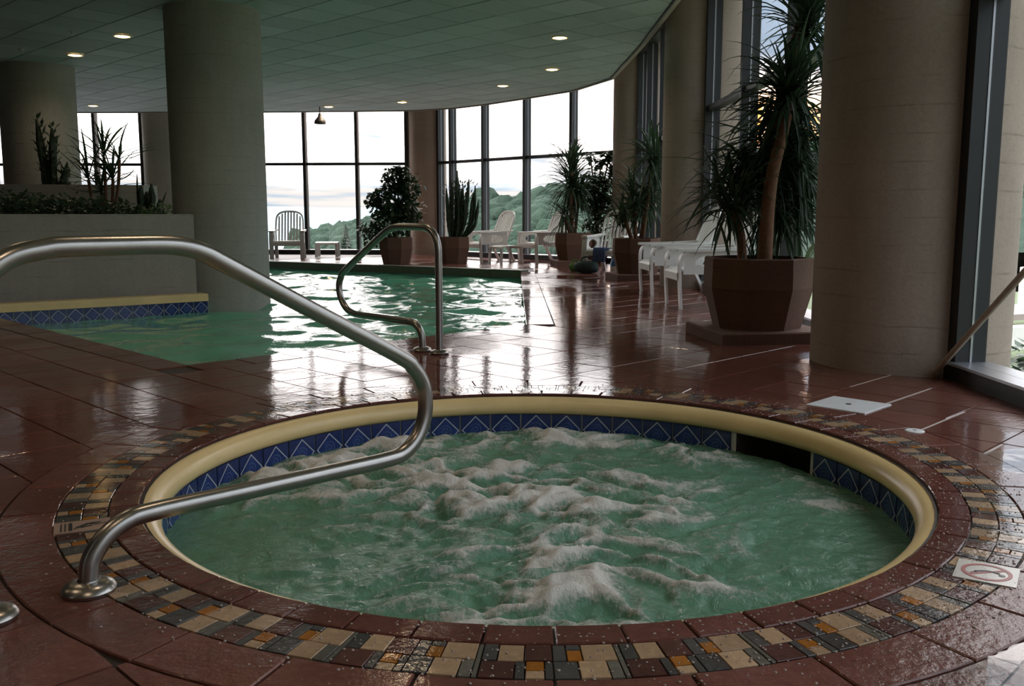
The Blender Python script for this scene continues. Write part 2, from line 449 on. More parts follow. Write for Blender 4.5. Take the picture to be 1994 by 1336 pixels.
# deck tiles: 33 cm squares laid at 45 degrees to the spa-to-window axis
T = .33; TD = T * sqrt(2); Q1, Q2 = 2.615, 6.11           # grid phases of y-x and y+x
K1 = Q1 + 10 * TD; K2 = Q2 - 6 * TD
def cutcircle(poly, r):
    c = SPA; pts = []
    for i in range(len(poly)):
        p, q = Vector(poly[i]), Vector(poly[(i + 1) % len(poly)])
        pts.append((p, (p - c).length < r))
        d = q - p; e = p - c; A, B, C_ = d.dot(d), 2 * d.dot(e), e.dot(e) - r * r; D = B * B - 4 * A * C_
        if D > 0:
            for t in sorted(((-B - sqrt(D)) / 2 / A, (-B + sqrt(D)) / 2 / A)):
                if 0 < t < 1: pts.append((p + d * t, None))
    n = len(pts)
    if all(f is True or f is None for _, f in pts) and any(f for _, f in pts): return []
    if not any(f is None for _, f in pts): return [tuple(p) for p, _ in pts]
    out = []
    ins = [f is True for _, f in pts]
    ks = [i for i in range(n) if pts[i][1] is None]
    # start just after a crossing that leads outside
    def outside_after(i):
        a, b = pts[i][0], pts[(i + 1) % n][0]; return ((a + b) / 2 - c).length > r
    st = [i for i in ks if outside_after(i)]
    if not st: return []
    best = []
    i = st[0]; chain = [pts[i][0]]; j = i
    while True:
        j = (j + 1) % n; chain.append(pts[j][0])
        if pts[j][1] is None and not outside_after(j): break
        if len(chain) > n + 2: break
    a1 = atan2(*(chain[-1] - c).yx); a0 = atan2(*(chain[0] - c).yx)
    da = (a0 - a1 + pi) % (2 * pi) - pi
    m = max(2, int(abs(da) / .05))
    chain += [c + r * Vector((cos(a1 + da * k / m), sin(a1 + da * k / m))) for k in range(1, m)]
    return [tuple(p) for p in chain]
tiles = []
g = .004
for i in range(-40, 45):
    for j in range(-30, 60):
        s0, s1 = Q1 + i * TD + g, Q1 + (i + 1) * TD - g       # y-x range
        u0, u1 = Q2 + j * TD + g, Q2 + (j + 1) * TD - g       # y+x range
        cy, cx = (s0 + s1 + u0 + u1) / 4, (u0 + u1 - s0 - s1) / 4
        if not (-3.9 < cy < 22.3 and -11.5 < cx < 2.75): continue
        poly = [((u - s) / 2, (u + s) / 2) for s, u in ((s0, u0), (s0, u1), (s1, u1), (s1, u0))]
        full = True
        mid_s, mid_u = (s0 + s1) / 2, (u0 + u1) / 2
        if mid_s > K1 and mid_u > K2 - .01:
            # beside, beyond or inside the pool
            if cx > -.2 and cy < 16 and cx < 1.0: zone = [(-1, 0, -.365)]
            elif cx >= 1.0 : zone = []
            else: zone = [(-2.88, -4.77, -(2.88 * .155 + 4.77 * 15.13))]
            if cx <= -.2 and cy < 12: continue
            for h in zone: poly = clip(poly, *h) if poly else poly
            full = not zone or abs(area(poly) - (T - 2 * g / sqrt(2)) ** 2) < 1e-5
        for h in ((1, 0, 2.5), (.74, .67, 14.0)):
            if poly:
                a = area(poly); poly = clip(poly, *h); full = full and abs(area(poly) - a) < 1e-6
        if len(poly) < 3 or area(poly) < .0015: continue
        if (Vector((cx, cy)) - SPA).length < R4r + .5:
            p2 = cutcircle(poly, R4r + .006)
            if len(p2) < 3: continue
            if abs(area(p2) - area(poly)) > 1e-7: full = False; poly = p2
            if area(poly) < .0015: continue
        if cx < -3.5 and cy > 8.9 and cy < 14.5: continue       # under the planter
        pc = px(cx, cy, 0)
        vis = -120 < pc[0] < 2114 and 480 < pc[1] < 1420
        tiles.append((-(area(poly) / (cy * cy + cx * cx + .5)) if vis else 0, vis, full, cx, cy, poly))
tiles.sort(key=lambda t: t[0])
h = (T - 2 * g / sqrt(2)) / 2
full_me = MB().prism([(-h, -h), (h, -h), (h, h), (-h, h)], -.02, 0, .003).mesh('floor_tile', M['red_tile'])
rest = MB()
for k, (_, vis, full, cx, cy, poly) in enumerate(tiles):
    dz = random.uniform(-.0012, .0008)
    if vis and k < 300:
        if full:
            o = obj('floor_tile', full_me, floor, (cx, cy, dz), pi / 4 + random.choice((0, pi / 2, pi)))
            o.rotation_euler.x = random.uniform(-.0022, .0022); o.rotation_euler.y = random.uniform(-.0022, .0022)
        else:
            lp = [(p[0] - cx, p[1] - cy) for p in poly]
            obj('floor_tile', MB().prism(lp, -.02, 0).mesh('floor_tile', M['red_tile']), floor, (cx, cy, dz))
    else: rest.prism(poly, -.012, dz)
fr = rest.build('floor_tile_field', M['red_tile'], floor); fr['kind'] = 'stuff'
for a, b in (((1725, 787), (1812, 756)), ((1795, 838), (1876, 802)), ((1905, 892), (1950, 865)), ((1655, 753), (1742, 729))):
    p, q = at(*a), at(*b); mid = (p + q) / 2
    MB().box((0, 0, 0), ((q - p).length, .011, .004)).build('grout_line', M['pale_grout'], floor).location = (mid.x, mid.y, -.0015)
for o in floor.children:
    if o.name.startswith('grout_line'): o.rotation_euler = (0, 0, pi / 4)
def lwall(name, verts, m='wall_conc'):
    return struct(MB().prism(verts, -.6, 4.1).build(name, M[m]))
lwall('wall_left', [(-13.7, -4.5), (-13.4, -4.5), (-13.4, 22.6), (-13.7, 22.6)])
lwall('wall_back', [(-13.4, -4.5), (2.9, -4.5), (2.9, -4.2), (-13.4, -4.2)])

# ------------------------------------------------------------------ ceiling
cb = MB().prism(CEDGE, CEIL + .012, CEIL + .10)
ceiling = struct(cb.build('ceiling', M['ceiling_grid']))
CT = .6; CD = CT * sqrt(2); c1, c2 = 10.45, 10.10; g = .013
ct = []
for i in range(-30, 40):
    for j in range(-40, 40):
        s0, s1 = c1 + i * CD + g, c1 + (i + 1) * CD - g; u0, u1 = c2 + j * CD + g, c2 + (j + 1) * CD - g
        poly = [((u - s) / 2, (u + s) / 2) for s, u in ((s0, u0), (s0, u1), (s1, u1), (s1, u0))]
        cx, cy = sum(p[0] for p in poly) / 4, sum(p[1] for p in poly) / 4
        if not (-13.6 < cx < 2.2 and -4.6 < cy < 22): continue
        a0 = area(poly)
        for k in range(len(CEDGE)):
            p, q = CEDGE[k], CEDGE[(k + 1) % len(CEDGE)]
            ex, ey = q[0] - p[0], q[1] - p[1]; L = sqrt(ex * ex + ey * ey)
            nx, ny = ey / L, -ex / L
            poly = clip(poly, nx, ny, nx * p[0] + ny * p[1] - .03)
            if not poly: break
        if len(poly) < 3 or area(poly) < .004: continue
        pp = px(cx, cy, CEIL); vis = cy > 8.5 and -60 < pp[0] < 1400 and pp[1] > -60
        ct.append((cy if vis else 99, vis, abs(area(poly) - a0) < 1e-6, cx, cy, poly))
ct.sort(key=lambda t: t[0])
h = CT / 2 - g / sqrt(2)
cm = MB().box((0, 0, .006), (2 * h, 2 * h, .012)).mesh('ceiling_tile', M['ceiling_tile'])
rest = MB()
for k, (_, vis, full, cx, cy, poly) in enumerate(ct):
    if vis and k < 300:
        if full: obj('ceiling_tile', cm, ceiling, (cx, cy, CEIL + random.uniform(-.0015, .0015)), pi / 4)
        else: obj('ceiling_tile', MB().prism([(p[0] - cx, p[1] - cy) for p in poly], 0, .012).mesh('ceiling_tile', M['ceiling_tile']), ceiling, (cx, cy, CEIL))
    else: rest.prism(poly, CEIL, CEIL + .012)
cr = rest.build('ceiling_tile_field', M['ceiling_tile'], ceiling); cr['kind'] = 'stuff'
fz = MB()
for k in range(9):
    p, q = Vector(CEDGE[k]), Vector(CEDGE[k + 1]); n = Vector((q.y - p.y, p.x - q.x)).normalized() * .05
    fz.prism([tuple(p), tuple(p + n), tuple(q + n), tuple(q)], CEIL - .02, RING)
struct(fz.build('trim_1', M['ring_ceiling']))
ring_out = [(2.95, -4.2), (2.95, 5.8), (2.95, 12), (2.8, 17.6), (-1.75, 22.4), (-8.2, 22.8), (-13.4, 22.8)]
rc = MB()
pts = [Vector(p) for p in CEDGE[:10]]
rc.prism(ring_out + [(-13.4, -4.2)], RING, RING + .15)
struct(rc.build('ceiling_ring', M['ring_ceiling'])).name = 'ceiling_perimeter'

# ------------------------------------------------------------------ windows
def window(idx, p, q, ts, r0=.0, r1=.0, left_jamb=True, right_jamb=True, mw=.07, md=.18, jw=.09, tz=2.06):
    """glazing from p to q; ts = mullion distances from p in metres; r0/r1 = column radii at the ends"""
    p, q = Vector(p), Vector(q); d = (q - p); L = d.length; d.normalize(); ang = atan2(d.y, d.x)
    root = struct(obj('window_%d' % idx, None, None, (p.x, p.y, 0), ang)); root.empty_display_size = .1
    a, b = r0, L - r1
    def bar(name, x0, x1, z0, z1, dep, m='bronze', y=0.):
        return MB().box(((x0 + x1) / 2, y, (z0 + z1) / 2), (x1 - x0, dep, z1 - z0)).build(name, M[m], root)
    bar('sill', a, b, -.012, .09, .20); bar('sill_cap', a, b, .09, .105, .24, 'alu')
    bar('head', a, b, RING - .12, RING, .16)
    xs = [a] + [t for t in ts if a < t < b] + [b]
    for k, x in enumerate(xs):
        ww = jw if k in (0, len(xs) - 1) else mw
        x0 = x if k == 0 else (x - ww if k == len(xs) - 1 else x - ww / 2)
        bar('jamb' if k in (0, len(xs) - 1) else 'mullion', x0, x0 + ww, .105, RING - .12, md)
        bar('bead', x0 - .004, x0 + ww + .004, .105, RING - .12, .012, 'alu')
    for k in range(len(xs) - 1):
        x0 = xs[k] + (jw if k == 0 else mw / 2); x1 = xs[k + 1] - (jw if k == len(xs) - 2 else mw / 2)
        bar('transom', x0, x1, tz, tz + .06, .12)
        bar('pane', x0, x1, .105, tz, .008, 'window_glass'); bar('pane', x0, x1, tz + .06, RING - .12, .008, 'window_glass')
    la = bpy.data.lights.new('window_portal', 'AREA'); la.shape = 'RECTANGLE'; la.size = b - a; la.size_y = RING
    la.cycles.is_portal = True; la.energy = 1
    lo = bpy.data.objects.new('window_portal', la); COL.objects.link(lo)
    mid = p + d * ((a + b) / 2); n = Vector((-d.y, d.x))
    tgt = Vector((-3, 9)); n = n if n.dot(tgt - mid) > 0 else -n
    lo.location = (mid.x + n.x * .12, mid.y + n.y * .12, RING / 2)
    lo.rotation_euler = Vector((n.x, n.y, 0)).to_track_quat('-Z', 'Z').to_euler()
    return root
G = GLASS
window(1, G['C5'], G['C6'], [1.55, 2.75, 3.95], .40, .1)
window(2, G['C4'], G['C5'], [1.66, 2.89, 4.12, 5.34], .44, .38)
window(3, G['C3'], G['C4'], [.48, 1.60, 2.90, 4.18, 5.27], .42, .40)
window(4, G['C2'], G['C3'], [1.45, 2.65, 3.85], .48, .43)
window(5, G['C1'], G['C2'], [2.48, 4.05], .54, .48, tz=2.17)
window(6, G['G0'], (2.555, 5.767), [1.2, 2.42, 3.64, 4.86, 6.08, 7.3], .05, .565, jw=.11, md=.17)

# ------------------------------------------------------------------ columns
def column(x, y, r, z0, z1, label, m='concrete'):
    mb = MB()
    k = max(1, int((z1 - z0) / .6))
    mb.lathe([(r, (z1 - z0) * i / k) for i in range(k + 1)], 72, cap=True)
    o = mb.build('concrete_column', M[m], None, True); o.location = (x, y, z0)
    return tag(o, label, 'column')
column(2.487, 5.767, .58, -.01, RING, 'thick board-marked concrete column beside the leaning pole and window frame')
column(2.43, 12.06, .50, -.01, RING, 'concrete column behind the pair of white armchairs')
column(2.31, 17.35, .45, -.01, RING, 'concrete column where the lit window bank ends, behind the leafy potted plants')
column(-1.95, 21.8, .43, -.01, RING, 'far concrete column between two potted plants, separating two window banks')
column(-8.25, 22.2, .42, -.01, RING, 'far concrete column half hidden behind the thick column in the pool', 'concrete_grey')
column(-3.385, 10.85, .525, -.75, CEIL, 'thick grey concrete column rising out of the pool beside the planter wall', 'concrete_grey')
column(-7.42, 14.85, .55, -.01, CEIL, 'grey concrete column standing behind the planter bed', 'concrete_grey')

# ------------------------------------------------------------------ hot tub
tub = thing('hot_tub', 'sunken round hot tub with cream lip, blue wall tiles and mosaic border', 'hot tub', (SPA.x, SPA.y, 0))
def seg(r0, r1, a, z0, z1, n=3, ch=.002):
    """annular piece centred on angle 0"""
    P_ = [(r1 * cos(a * (k / n - .5)), r1 * sin(a * (k / n - .5))) for k in range(n + 1)]
    P_ += [(r0 * cos(a * (.5 - k / n)), r0 * sin(a * (.5 - k / n))) for k in range(n + 1)]
    return MB().prism(P_, z0, z1, ch)
NE = 57; me = seg(R0, R1r - .003, 2 * pi / NE - .005 / R0, -.02, .003, 3, .003).mesh('edge_tile', M['edge_red'])
for k in range(NE):
    o = obj('edge_tile', me, tub, (0, 0, random.uniform(-.001, .001)), 2 * pi * (k + .3) / NE)
NR = 36; me = seg(R3r + .003, R4r - .002, 2 * pi / NR - .007 / R4r, -.02, .001, 4, .003).mesh('ring_tile', M['red_tile'])
for k in range(NR):
    obj('ring_tile', me, tub, (0, 0, random.uniform(-.001, .001)), 2 * pi * (k + .5) / NR)
MB().lathe([(1.355, -.008), (R4r + .004, -.008)], 96).build('mortar_bed', M['grout'], tub)
# mosaic: two alternating 15 cm modules of stone and glass pieces (a0, a1, r0, r1 in module units, r from inside out)
MODA = [(0, .20, 0, .5, 'mos_slate'), (.20, .42, 0, .17, 'mos_slate'), (.20, .42, .17, .5, 'mos_amber'), (.42, .92, 0, .5, 'mos_pale'), (.92, 1, 0, 1, 'mos_grey'),
        (0, .34, .5, 1, 'mos_slate'), (.34, .74, .5, 1, 'mos_pale'), (.74, .92, .5, 1, 'mos_grey')]
MODB = [(0, .22, 0, .5, 'mos_slate'), (.22, .60, 0, .5, 'mos_pale'), (.60, 1, 0, .5, 'mos_maroon'), (0, .48, .5, 1, 'mos_maroon'), (.48, .62, .5, 1, 'mos_slate'),
        (.62, .88, .5, .78, 'mos_amber'), (.62, .88, .78, 1, 'mos_pale'), (.88, 1, .5, 1, 'mos_slate')]
NM = 64; DA = 2 * pi / NM; cache = {}; pieces = []
for k in range(NM):
    for pi_, (a0, a1, q0, q1, mn) in enumerate((MODA, MODB)[k % 2]):
        ac = (k + (a0 + a1) / 2) * DA; rc_ = R1r + (R3r - R1r) * (q0 + q1) / 2
        x, y = SPA.x + rc_ * cos(ac), SPA.y + rc_ * sin(ac); pp = px(x, y, 0)
        vis = -60 < pp[0] < 2054 and pp[1] < 1390
        pieces.append((y if vis else 50, ac, (k % 2, pi_), a0, a1, q0, q1, mn))
pieces.sort(key=lambda t: t[0])
restm = {}
for n_, (yy, ac, key, a0, a1, q0, q1, mn) in enumerate(pieces):
    gp = .0015
    ra, rb = R1r + (R3r - R1r) * q0 + gp, R1r + (R3r - R1r) * q1 - gp; aa = (a1 - a0) * DA - 2 * gp / 1.53
    dz = random.uniform(-.0008, .0012)
    if n_ < 300:
        if key not in cache: cache[key] = seg(ra, rb, aa, -.015, .001, 1, .0012).mesh('mosaic_tile', M[mn])
        obj('mosaic_tile', cache[key], tub, (0, 0, dz), ac)
    else:
        mb = restm.setdefault(mn, MB()); s_ = seg(ra, rb, aa, -.012, .001 + dz, 1, 0)
        mb.add([(v[0] * cos(ac) - v[1] * sin(ac), v[0] * sin(ac) + v[1] * cos(ac), v[2]) for v in s_.v], s_.f)
for mn, mb in restm.items():
    o = mb.build('mosaic_field', M[mn], tub); o['kind'] = 'stuff'
prof = [(1.366, -.010), (1.345, -.012), (1.325, -.020), (1.310, -.034), (1.302, -.052), (1.301, -.070), (1.308, -.086), (1.322, -.095), (1.345, -.095)]
MB().lathe(prof, 128).build('coping', M['cream'], tub, 'all')
MB().lathe([(1.335, -.26), (1.30, -.26), (1.30, -.9), (.02, -.9)], 96).build('basin', M['plaster_teal'], tub)
MB().lathe([(1.332, -.085), (1.332, -.265)], 90, a0=R(43.2), a1=R(384.8)).build('tile_bed', M['tile_grout'], tub)
NB = 53; bt = .148
bme = MB().box((0, 0, 0), (.148, .012, .148)).mesh('wall_tile', M['blue_tile'])
for k in range(NB):
    a = 2 * pi * k / NB
    if abs(((a - R(34)) + pi) % (2 * pi) - pi) < R(9.3): continue      # skimmer opening
    obj('wall_tile', bme, tub, (1.325 * cos(a), 1.325 * sin(a), -.172), a + pi / 2)
sk = MB()
a0, a1 = R(24.8), R(43.2)
sk.lathe([(1.335, -.10), (1.60, -.10), (1.60, -.30), (1.335, -.30)], 8, a0=a0, a1=a1)
for a in (a0, a1): sk.add([(r * cos(a), r * sin(a), z) for r, z in ((1.335, -.10), (1.60, -.10), (1.60, -.30), (1.335, -.30))], [(0, 1, 2, 3)])
sk.build('skimmer_mouth', M['mos_grey'], tub)
# depth / no-diving marker tiles
def marker_tile(center, ang, sx, sy, base, red):
    t_ = MB().box((0, 0, -.0035), (sx, sy, .011)).build('warning_tile', M[base], tub)
    t_.location = (center[0] - SPA.x, center[1] - SPA.y, .0012); t_.rotation_euler = (0, 0, ang)
    return t_
mk = marker_tile(at(1921, 1117)[:2], R(-32), .145, .145, 'marker_white', True)
mk['label'] = 'white tile printed with a red no-diving symbol'
ringp = MB().lathe([(.050, 0), (.050, .0012), (.060, .0012), (.060, 0)], 40); rp = ringp.build('print', M['print_red'], mk); rp.location.z = .0018
rp.scale = (1., 1., 1)
sl = MB().box((0, 0, .0004), (.112, .009, .001), R(40)).build('print', M['print_red'], mk); sl.location.z = .0020
fig = MB().tube(sm([(-.035, -.018, 0), (-.015, .002, 0), (.008, .010, 0), (.030, .004, 0)], 5), [.002] * 3 + [.006] * 8 + [.005] * 5, 6)
fig.lathe([(.0, -.004), (.008, -.003), (.008, .002), (0, .003)], 10, (.036, -.008, 0))
fg = fig.build('print', M['print_black'], mk); fg.location.z = .0024; fg.scale.z = .25
mk2 = marker_tile(at(172, 1024)[:2], R(25), .185, .100, 'marker_tan', False)
mk2['label'] = 'tan tile printed with a black diving figure and bars'
for xx, ww in ((-.073, .004), (-.062, .004), (-.048, .010)):
    b_ = MB().box((xx, 0, .0022), (ww, .075, .001)).build('print', M['print_black'], mk2)
fig = MB().tube(sm([(-.040, -.028, 0), (-.020, -.006, 0), (.005, .014, 0), (.035, .016, 0)], 5), [.003] * 3 + [.007] * 7 + [.004] * 6, 6)
fig.tube(sm([(.0, .010, 0), (.025, .0, 0), (.055, .004, 0)], 4), [.005] * 5 + [.002] * 4, 6)
fig.tube(sm([(-.020, -.02, 0), (-.004, -.012, 0), (.010, -.010, 0)], 4), .004, 6)
fg = fig.build('print', M['print_black'], mk2); fg.location.z = .0024; fg.scale.z = .25

# bubbling water
def spa_water():
    n = 290; rad = 1.328; vs = []; fs = []; foam = []; idx = {}
    nz = mnoise.noise
    st = 2 * rad / n
    G2 = lambda x, y, cx, cy, sx, sy: math.exp(-((x - cx) / sx) ** 2 - ((y - cy) / sy) ** 2)
    def h(x, y):
        wx, wy = x + .11 * nz((x * 2.6, y * 2.6, 5.)), y + .11 * nz((x * 2.6, y * 2.6, 9.))
        # strong boil over the middle and far side, calmer pools at left front and right
        act = 1.0 * G2(x, y, .10, .10, .66, .62) + .75 * G2(x, y, -.10, -.85, .42, .38) + .75 * G2(x, y, -.55, .45, .55, .40) + .5 * G2(x, y, .35, -.65, .45, .3)
        rr = sqrt(x * x + y * y); th = atan2(y, x)
        edge = math.exp(-((rr - 1.15) / .15) ** 2) * (.5 + .5 * math.tanh((y - .05) * 5))
        jets = .25 + .75 * max(0, sin(th * 9 + 1.)) ** 2
        act = min(1.25, act + .75 * edge * (1 if x < .75 else .4))
        b1 = min(1, abs(nz((wx * 3.9, wy * 5.8, 1.3))) * 2.1); r1 = max(0, 1 - abs(nz((wx * 4.2 + 7, wy * 6.6, 4.3))) * 2.4)
        b2 = min(1, abs(nz((wx * 9.5 + 3, wy * 13.5, 4.3))) * 2.1); r2 = max(0, 1 - abs(nz((wx * 10.5, wy * 15, 8.3))) * 2.2)
        f3 = nz((wx * 19, wy * 24, 2.2))
        z = act * (.036 * (b1 - .35) + .020 * r1 * r1 + .014 * (b2 - .3) + .009 * r2 + .006 * f3) + .009 * nz((x * 6, y * 10, 7)) + .0045 * nz((x * 17, y * 26, 3.))
        z += .050 * edge * jets * (1 if x < .75 else .4)
        fo = act * (.10 + .66 * r1 * r1 + .52 * b1 * b1 + .30 * r2 * r2 + .14 * f3) + .48 * edge * jets
        fo += .55 * max(0, nz((wx * 2.2, wy * 7.5, 11.)) - .22) - .13
        return z, fo
    for j in range(n + 1):
        for i in range(n + 1):
            x, y = -rad + st * i, -rad + st * j; r = sqrt(x * x + y * y)
            if r > rad + st: continue
            if r > rad: x *= rad / r; y *= rad / r
            z, fo = h(x, y); idx[i, j] = len(vs); vs.append((x, y, z)); foam.append(fo)
    for j in range(n):
        for i in range(n):
            q = [(i, j), (i + 1, j), (i + 1, j + 1), (i, j + 1)]
            if all(k in idx for k in q): fs.append([idx[k] for k in q])
    me = bpy.data.meshes.new('spa_water'); me.from_pydata(vs, [], fs); me.materials.append(M['spa_water'])
    me.attributes.new('foam', 'FLOAT', 'POINT').data.foreach_set('value', foam)
    me.polygons.foreach_set('use_smooth', [True] * len(fs))
    o = obj('spa_water', me, None, (SPA.x, SPA.y, -.195))
    tag(o, 'churning green water with white foam filling the round hot tub', 'water', kind='stuff')
spa_water()

# standing water on the deck outside the ring, where the near window mirrors in it
def puddle(outline, label):
    n = len(outline); me = MB().add([(x, y, .0025) for x, y in outline], [tuple(range(n))]).mesh('puddle', M['puddle_water'])
    if me.polygons[0].normal.z < 0: me.flip_normals()
    tag(obj('puddle', me), label, 'puddle')
def arc(r, a0, a1, n, wob=0.): return [(SPA.x + (r + wob * mnoise.noise((k * .9, r * 3, 2.))) * cos(R(a0 + (a1 - a0) * k / n)), SPA.y + (r + wob * mnoise.noise((k * .9, r * 3, 2.))) * sin(R(a0 + (a1 - a0) * k / n))) for k in range(n + 1)]
puddle(arc(1.768, -66, -40, 40, .012) + list(reversed(arc(2.6, -66, -40, 40, .1))), 'clear puddle on the deck outside the tile ring below the white warning tile')
puddle(arc(1.69, -4, 5, 16, .05) + list(reversed(arc(2.15, -6, 8, 16, .12))), 'clear puddle on the deck between the hot tub and the near window')
# beads of splashed water on the rim and border
dm = MB(); rD = random.Random(21)
for i in range(2600):
    a = rD.gauss(-25, 55) if i % 4 else rD.uniform(0, 360); rr = rD.uniform(R0 + .01, R3r + .12 * rD.random()); q = rD.uniform(.0011, .0034)
    x, y = SPA.x + rr * cos(R(a)), SPA.y + rr * sin(R(a)); ex = rD.uniform(.8, 1.4)
    dm.lathe([(q * ex, 0), (q * .85 * ex, q * .45), (q * .4 * ex, q * .75), (0.00001, q * .8)], 6, (x, y, .0028 if rr < R1r else .0016))
tag(dm.build('water_droplets', M['droplet'], None, 'all'), 'beads of water splashed on the tiled rim of the hot tub', 'water', kind='stuff')
# ------------------------------------------------------------------ swimming pool
pool = thing('swimming_pool', 'indoor swimming pool with wedge-shaped near corner and cream coping at planter', 'pool', (PN[0], PN[1], 0))
def ploc(o): o.location = (-PN[0], -PN[1], 0); return o
bw = MB(); nP = len(POOL)
bw.add([(p[0], p[1], -.02) for p in POOL] + [(p[0], p[1], -1.3) for p in POOL], [(i, (i + 1) % nP, nP + (i + 1) % nP, nP + i) for i in range(nP)] + [tuple(range(nP, 2 * nP))])
ploc(bw.build('basin', M['plaster_teal'], pool))
def coping_row(p, q, wdt, m, name='coping_tile', step=.33, z0=-.05, z1=.0, over=.02, shift=0.):
    p, q = Vector(p), Vector(q); d = (q - p); L = d.length; d.normalize(); n = Vector((d.y, -d.x))
    k = max(1, round(L / step)); s_ = L / k
    mesh = MB().prism([(.003 - s_ / 2, -over), (s_ / 2 - .003, -over), (s_ / 2 - .003, wdt), (.003 - s_ / 2, wdt)], z0, z1, .004).mesh(name, M[m])
    for i in range(k):
        c = p + d * s_ * (i + .5)
        o = obj(name, mesh, pool, (c.x - PN[0], c.y - PN[1], random.uniform(-.001, .001)))
        o.rotation_euler = (0, 0, atan2(d.y, d.x) + (pi if n.dot(Vector((-d.y, d.x))) > 0 else 0))
    return n
# outside normals: the rows lie on the deck side of each edge
coping_row(PE, PN, (7.62 - K1) / sqrt(2) - .004, 'edge_red')
coping_row(PN, POOL[-1], (3.61 - K2) / sqrt(2) - .004, 'edge_red')
coping_row(PF, PE, .21, 'red_tile')
simple('stone_green', (.13, .12, .085), .5, bump=.3)
coping_row((-6.4, 18.91), PF, .22, 'stone_green', z0=-.10, z1=.03, step=.6)
# cream ledge and blue band at the planter wall
cl_p, cl_q = Vector((-3.32, 10.05)), Vector((-5.25, 8.56))
dd = (cl_q - cl_p).normalized(); nn = Vector((dd.y, -dd.x)); nn = nn if nn.y > 0 else -nn
mb = MB().prism([tuple(cl_p - nn * .03), tuple(cl_q - nn * .03), tuple(cl_q + nn * .16), tuple(cl_p + nn * .16)], -.01, .07, .008)
ploc(mb.build('coping_ledge', M['cream'], pool))['label'] = 'cream ledge under the planter wall'
L = (cl_q - cl_p).length; k = int(L / .158)
ploc(MB().prism([tuple(cl_p - nn * .008), tuple(cl_q - nn * .008), tuple(cl_q + nn * .02), tuple(cl_p + nn * .02)], -.25, -.01).build('tile_bed', M['tile_grout'], pool))
for i in range(k + 1):
    c = cl_p + dd * (.08 + .158 * i) - nn * .012
    obj('wall_tile', bme, pool, (c.x - PN[0], c.y - PN[1], -.088), atan2(dd.y, dd.x))
# water surface with real waves
def pool_water():
    st = .045; x0, x1, y0, y1 = -6.4, .2, 5.6, 18.95
    nx, ny = int((x1 - x0) / st) + 1, int((y1 - y0) / st) + 1
    X, Y = np.meshgrid(x0 + st * np.arange(nx), y0 + st * np.arange(ny))
    r = np.random.default_rng(3); Z = np.zeros_like(X)
    for i in range(46):
        lam = float(np.exp(r.uniform(np.log(.22), np.log(1.3)))); th = r.uniform(0, 2 * pi); ph = r.uniform(0, 2 * pi)
        kx, ky = 2 * pi / lam * np.cos(th), 2 * pi / lam * np.sin(th)
        Z += .0125 * lam ** 1.05 / sqrt(46) * 2.2 * np.sin(kx * X + ky * Y + ph + .8 * np.sin(X * .9 + i) + .8 * np.sin(Y * .7 + 2 * i))
    calm = 1 / (1 + np.exp(-(Y + .9 * X - 5.2) * 1.2)) * .8 + .2
    Z *= calm
    ins = np.zeros(X.shape, bool)
    for j in range(ny):
        for i in range(nx): ins[j, i] = inpoly(X[j, i], Y[j, i], POOL)
    # grow by one cell so the surface reaches the basin wall
    gI = ins.copy(); gI[1:] |= ins[:-1]; gI[:-1] |= ins[1:]; gI[:, 1:] |= ins[:, :-1]; gI[:, :-1] |= ins[:, 1:]
    id_ = -np.ones(X.shape, int); id_[gI] = np.arange(gI.sum())
    vs = np.c_[X[gI] - PN[0], Y[gI] - PN[1], Z[gI]]
    a, b, c, d = id_[:-1, :-1], id_[:-1, 1:], id_[1:, 1:], id_[1:, :-1]
    ok = (a >= 0) & (b >= 0) & (c >= 0) & (d >= 0)
    fs = np.stack([a[ok], b[ok], c[ok], d[ok]], 1)
    me = bpy.data.meshes.new('pool_water'); me.from_pydata(vs.tolist(), [], fs.tolist()); me.materials.append(M['pool_water'])
    me.polygons.foreach_set('use_smooth', [True] * len(fs))
    o = obj('pool_water', me, None, (PN[0], PN[1], POOLZ))
    tag(o, 'rippling teal water of the swimming pool', 'water', kind='stuff')
pool_water()

# ------------------------------------------------------------------ handrails (figure-four rails on two round flanges)
def rail(base, d, prof, label, flanges):
    t_ = thing('handrail', label, 'handrail', (base[0], base[1], 0), atan2(d[1], d[0]))
    pts = sm([(s, 0, z) for s, z in prof], 7)
    MB().tube(pts, .0245, 20).build('tube', M['steel'], t_, 'all')
    for s in flanges:
        f = MB().lathe([(.062, .0015), (.064, .010), (.058, .020), (.040, .028), (.0265, .030), (.0255, .034)], 36, (s, 0, 0))
        f.build('flange', M['steel'], t_, True)
    return t_
s_ = sqrt(.5)
rail((-1.09, 2.12), (s_, s_),
     [(.070, .002), (.072, .04), (.082, .085), (.118, .130), (.170, .158), (.24, .166), (.50, .163), (.80, .160), (.98, .159), (1.05, .168), (1.105, .205), (1.138, .262), (1.146, .32), (1.135, .385), (1.10, .437),
      (1.04, .483), (.718, .656), (.47, .790), (.41, .822), (.36, .838), (.30, .845), (.20, .846), (.07, .846), (.02, .842), (-.045, .828), (-.095, .797), (-.133, .75), (-.150, .69), (-.155, .58), (-.155, .3), (-.155, .002)],
     'stainless steel handrail curving out over the hot tub water', (.070, -.155))
rail((-.55, 6.17), (-s_, s_),
     [(.084, .002), (.086, .06), (.096, .118), (.130, .162), (.19, .188), (.27, .192), (.55, .192), (.80, .193), (.88, .199), (.955, .222), (1.01, .270), (1.045, .33), (1.052, .40), (1.03, .452), (.98, .505),
      (.70, .670), (.50, .785), (.42, .820), (.36, .834), (.28, .838), (.10, .838), (.03, .833), (-.025, .812), (-.066, .772), (-.088, .715), (-.094, .64), (-.094, .35), (-.094, .002)],
     'stainless steel handrail standing at the near edge of the swimming pool', (.084, -.094))

